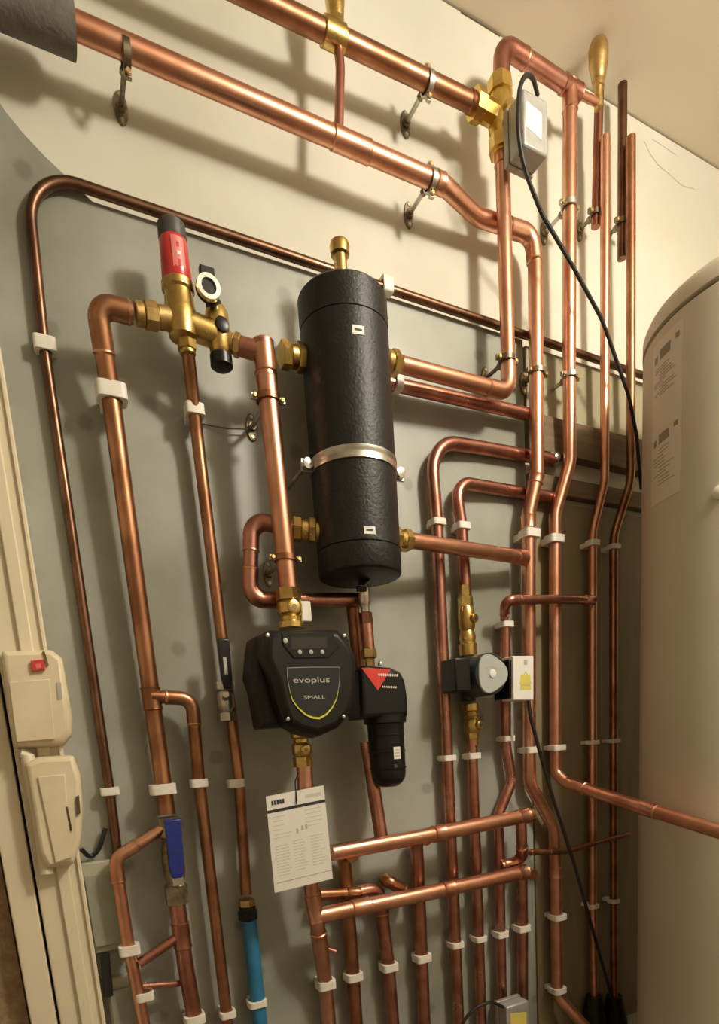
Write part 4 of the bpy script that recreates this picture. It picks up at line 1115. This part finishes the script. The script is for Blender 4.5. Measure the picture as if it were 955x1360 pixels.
MB().lathe((TC.x, TC.y, ztop - 0.046), (0, 0, 1), [(-0.022, TR - 0.012), (0.008, TR - 0.012)], seg=96).build('seam', 'tank_shell', tank)
MB().lathe((TC.x, TC.y, 0.0), (0, 0, 1), [(0, TR - 0.02), (0.021, TR - 0.02)], seg=48).build('plinth', 'black_plastic', tank)
def tank_angle(px_, py_):
    o = V((0, -CAMD, CAMH)); d = at(px_, py_, 0.0) - o
    ox, oy = o.x - TC.x, o.y - TC.y
    A = d.x ** 2 + d.y ** 2; B = 2 * (ox * d.x + oy * d.y); C = ox ** 2 + oy ** 2 - TR ** 2
    t = (-B - math.sqrt(max(0, B * B - 4 * A * C))) / 2 / A
    p = o + d * t
    return math.atan2(p.x - TC.x, -(p.y - TC.y)), p.z
a0, zl0 = tank_angle(868, 470)
a1, zl1 = tank_angle(907, 450)
a2, zl2 = tank_angle(885, 662)
z_hi, z_lo = tank_angle(888, 440)[1], zl2
tl_ = curved_label(tank, (a0 + a1) / 2, (z_hi + z_lo) / 2, (a1 - a0) * TR, z_hi - z_lo, TR, TC.x, TC.y, 'label', 'tank_label', dz=0.0006, seg=10)
wl = (a1 - a0) * TR
hl = z_hi - z_lo
rnd = random.Random(11)
def tl_box(u0, u1, v0, v1, material, name, seg=3):
    curved_label(tl_, a0 + (a1 - a0) * (u0 + u1) / 2, z_hi - hl * (v0 + v1) / 2, wl * (u1 - u0), hl * (v1 - v0), TR + 0.0006, TC.x, TC.y, name, material, dz=0.0003, seg=seg)
for v in (0.06, 0.57):
    tl_box(0.10, 0.22, v + 0.02, v + 0.06, 'ink_tank', 'print_block', 2)
    tl_box(0.30, 0.66, v, v + 0.06, 'ink_tank', 'print_block', 2)
    tl_box(0.80, 0.92, v - 0.01, v + 0.02, 'ink_tank', 'print_block', 2)
for k in range(22):
    v = 0.16 + k * 0.0165 if k < 11 else 0.66 + (k - 11) * 0.022
    u0 = rnd.choice((0.08, 0.12, 0.30))
    tl_box(u0, u0 + rnd.uniform(0.35, 0.55), v, v + 0.007, 'ink_faint', 'print_line', 3)
ak, zk = tank_angle(952, 655)
MB().lathe(V((TC.x + TR * math.sin(ak + 0.02), TC.y - TR * math.cos(ak + 0.02), zk)), (math.sin(ak), -math.cos(ak), 0), [(0, 0.012), (0.004, 0.012), (0.006, 0.009)], seg=18).build('plug_cap', 'white_plastic', tank)

# small remaining details
wire = MB().tube(rounded(P((268, 563, 0.02), (300, 569, 0.03), (330, 570, 0.03)), 0.05), 0.0012, seg=6).build('wire', 'zinc_dark')
tag(wire, 'thin wire from the clip under the safety valve to the bracket plate', 'wire')
for (x, lab) in ((789, 'black foam collar at the foot of the slim open ended pipe'), (816, 'black foam collar at the foot of the slim pipe nearest the tank')):
    p = at(x, 1360, 0.045)
    q = at(x, 1322, 0.045)
    o = MB().lathe((p.x, -0.045, 0), (0, 0, 1), [(0, 0.040), (q.z * 0.6, 0.036), (q.z, 0.022)], seg=20).build('foam_collar', 'foam')
    tag(o, lab, 'insulation')
wb = bpy.data.objects['wall_back']
for pts, w in (([(856, 188), (864, 205), (875, 220), (890, 232), (905, 246), (922, 251)], 0.0014), ([(866, 184), (884, 196), (898, 206)], 0.0011), ([(612, 16), (640, 33), (664, 48)], 0.003)):
    strip(wb, pts, 0.0004, w, 'ink_grey' if w < 0.002 else 'zinc_dark', 'crack', thick=0.0003)
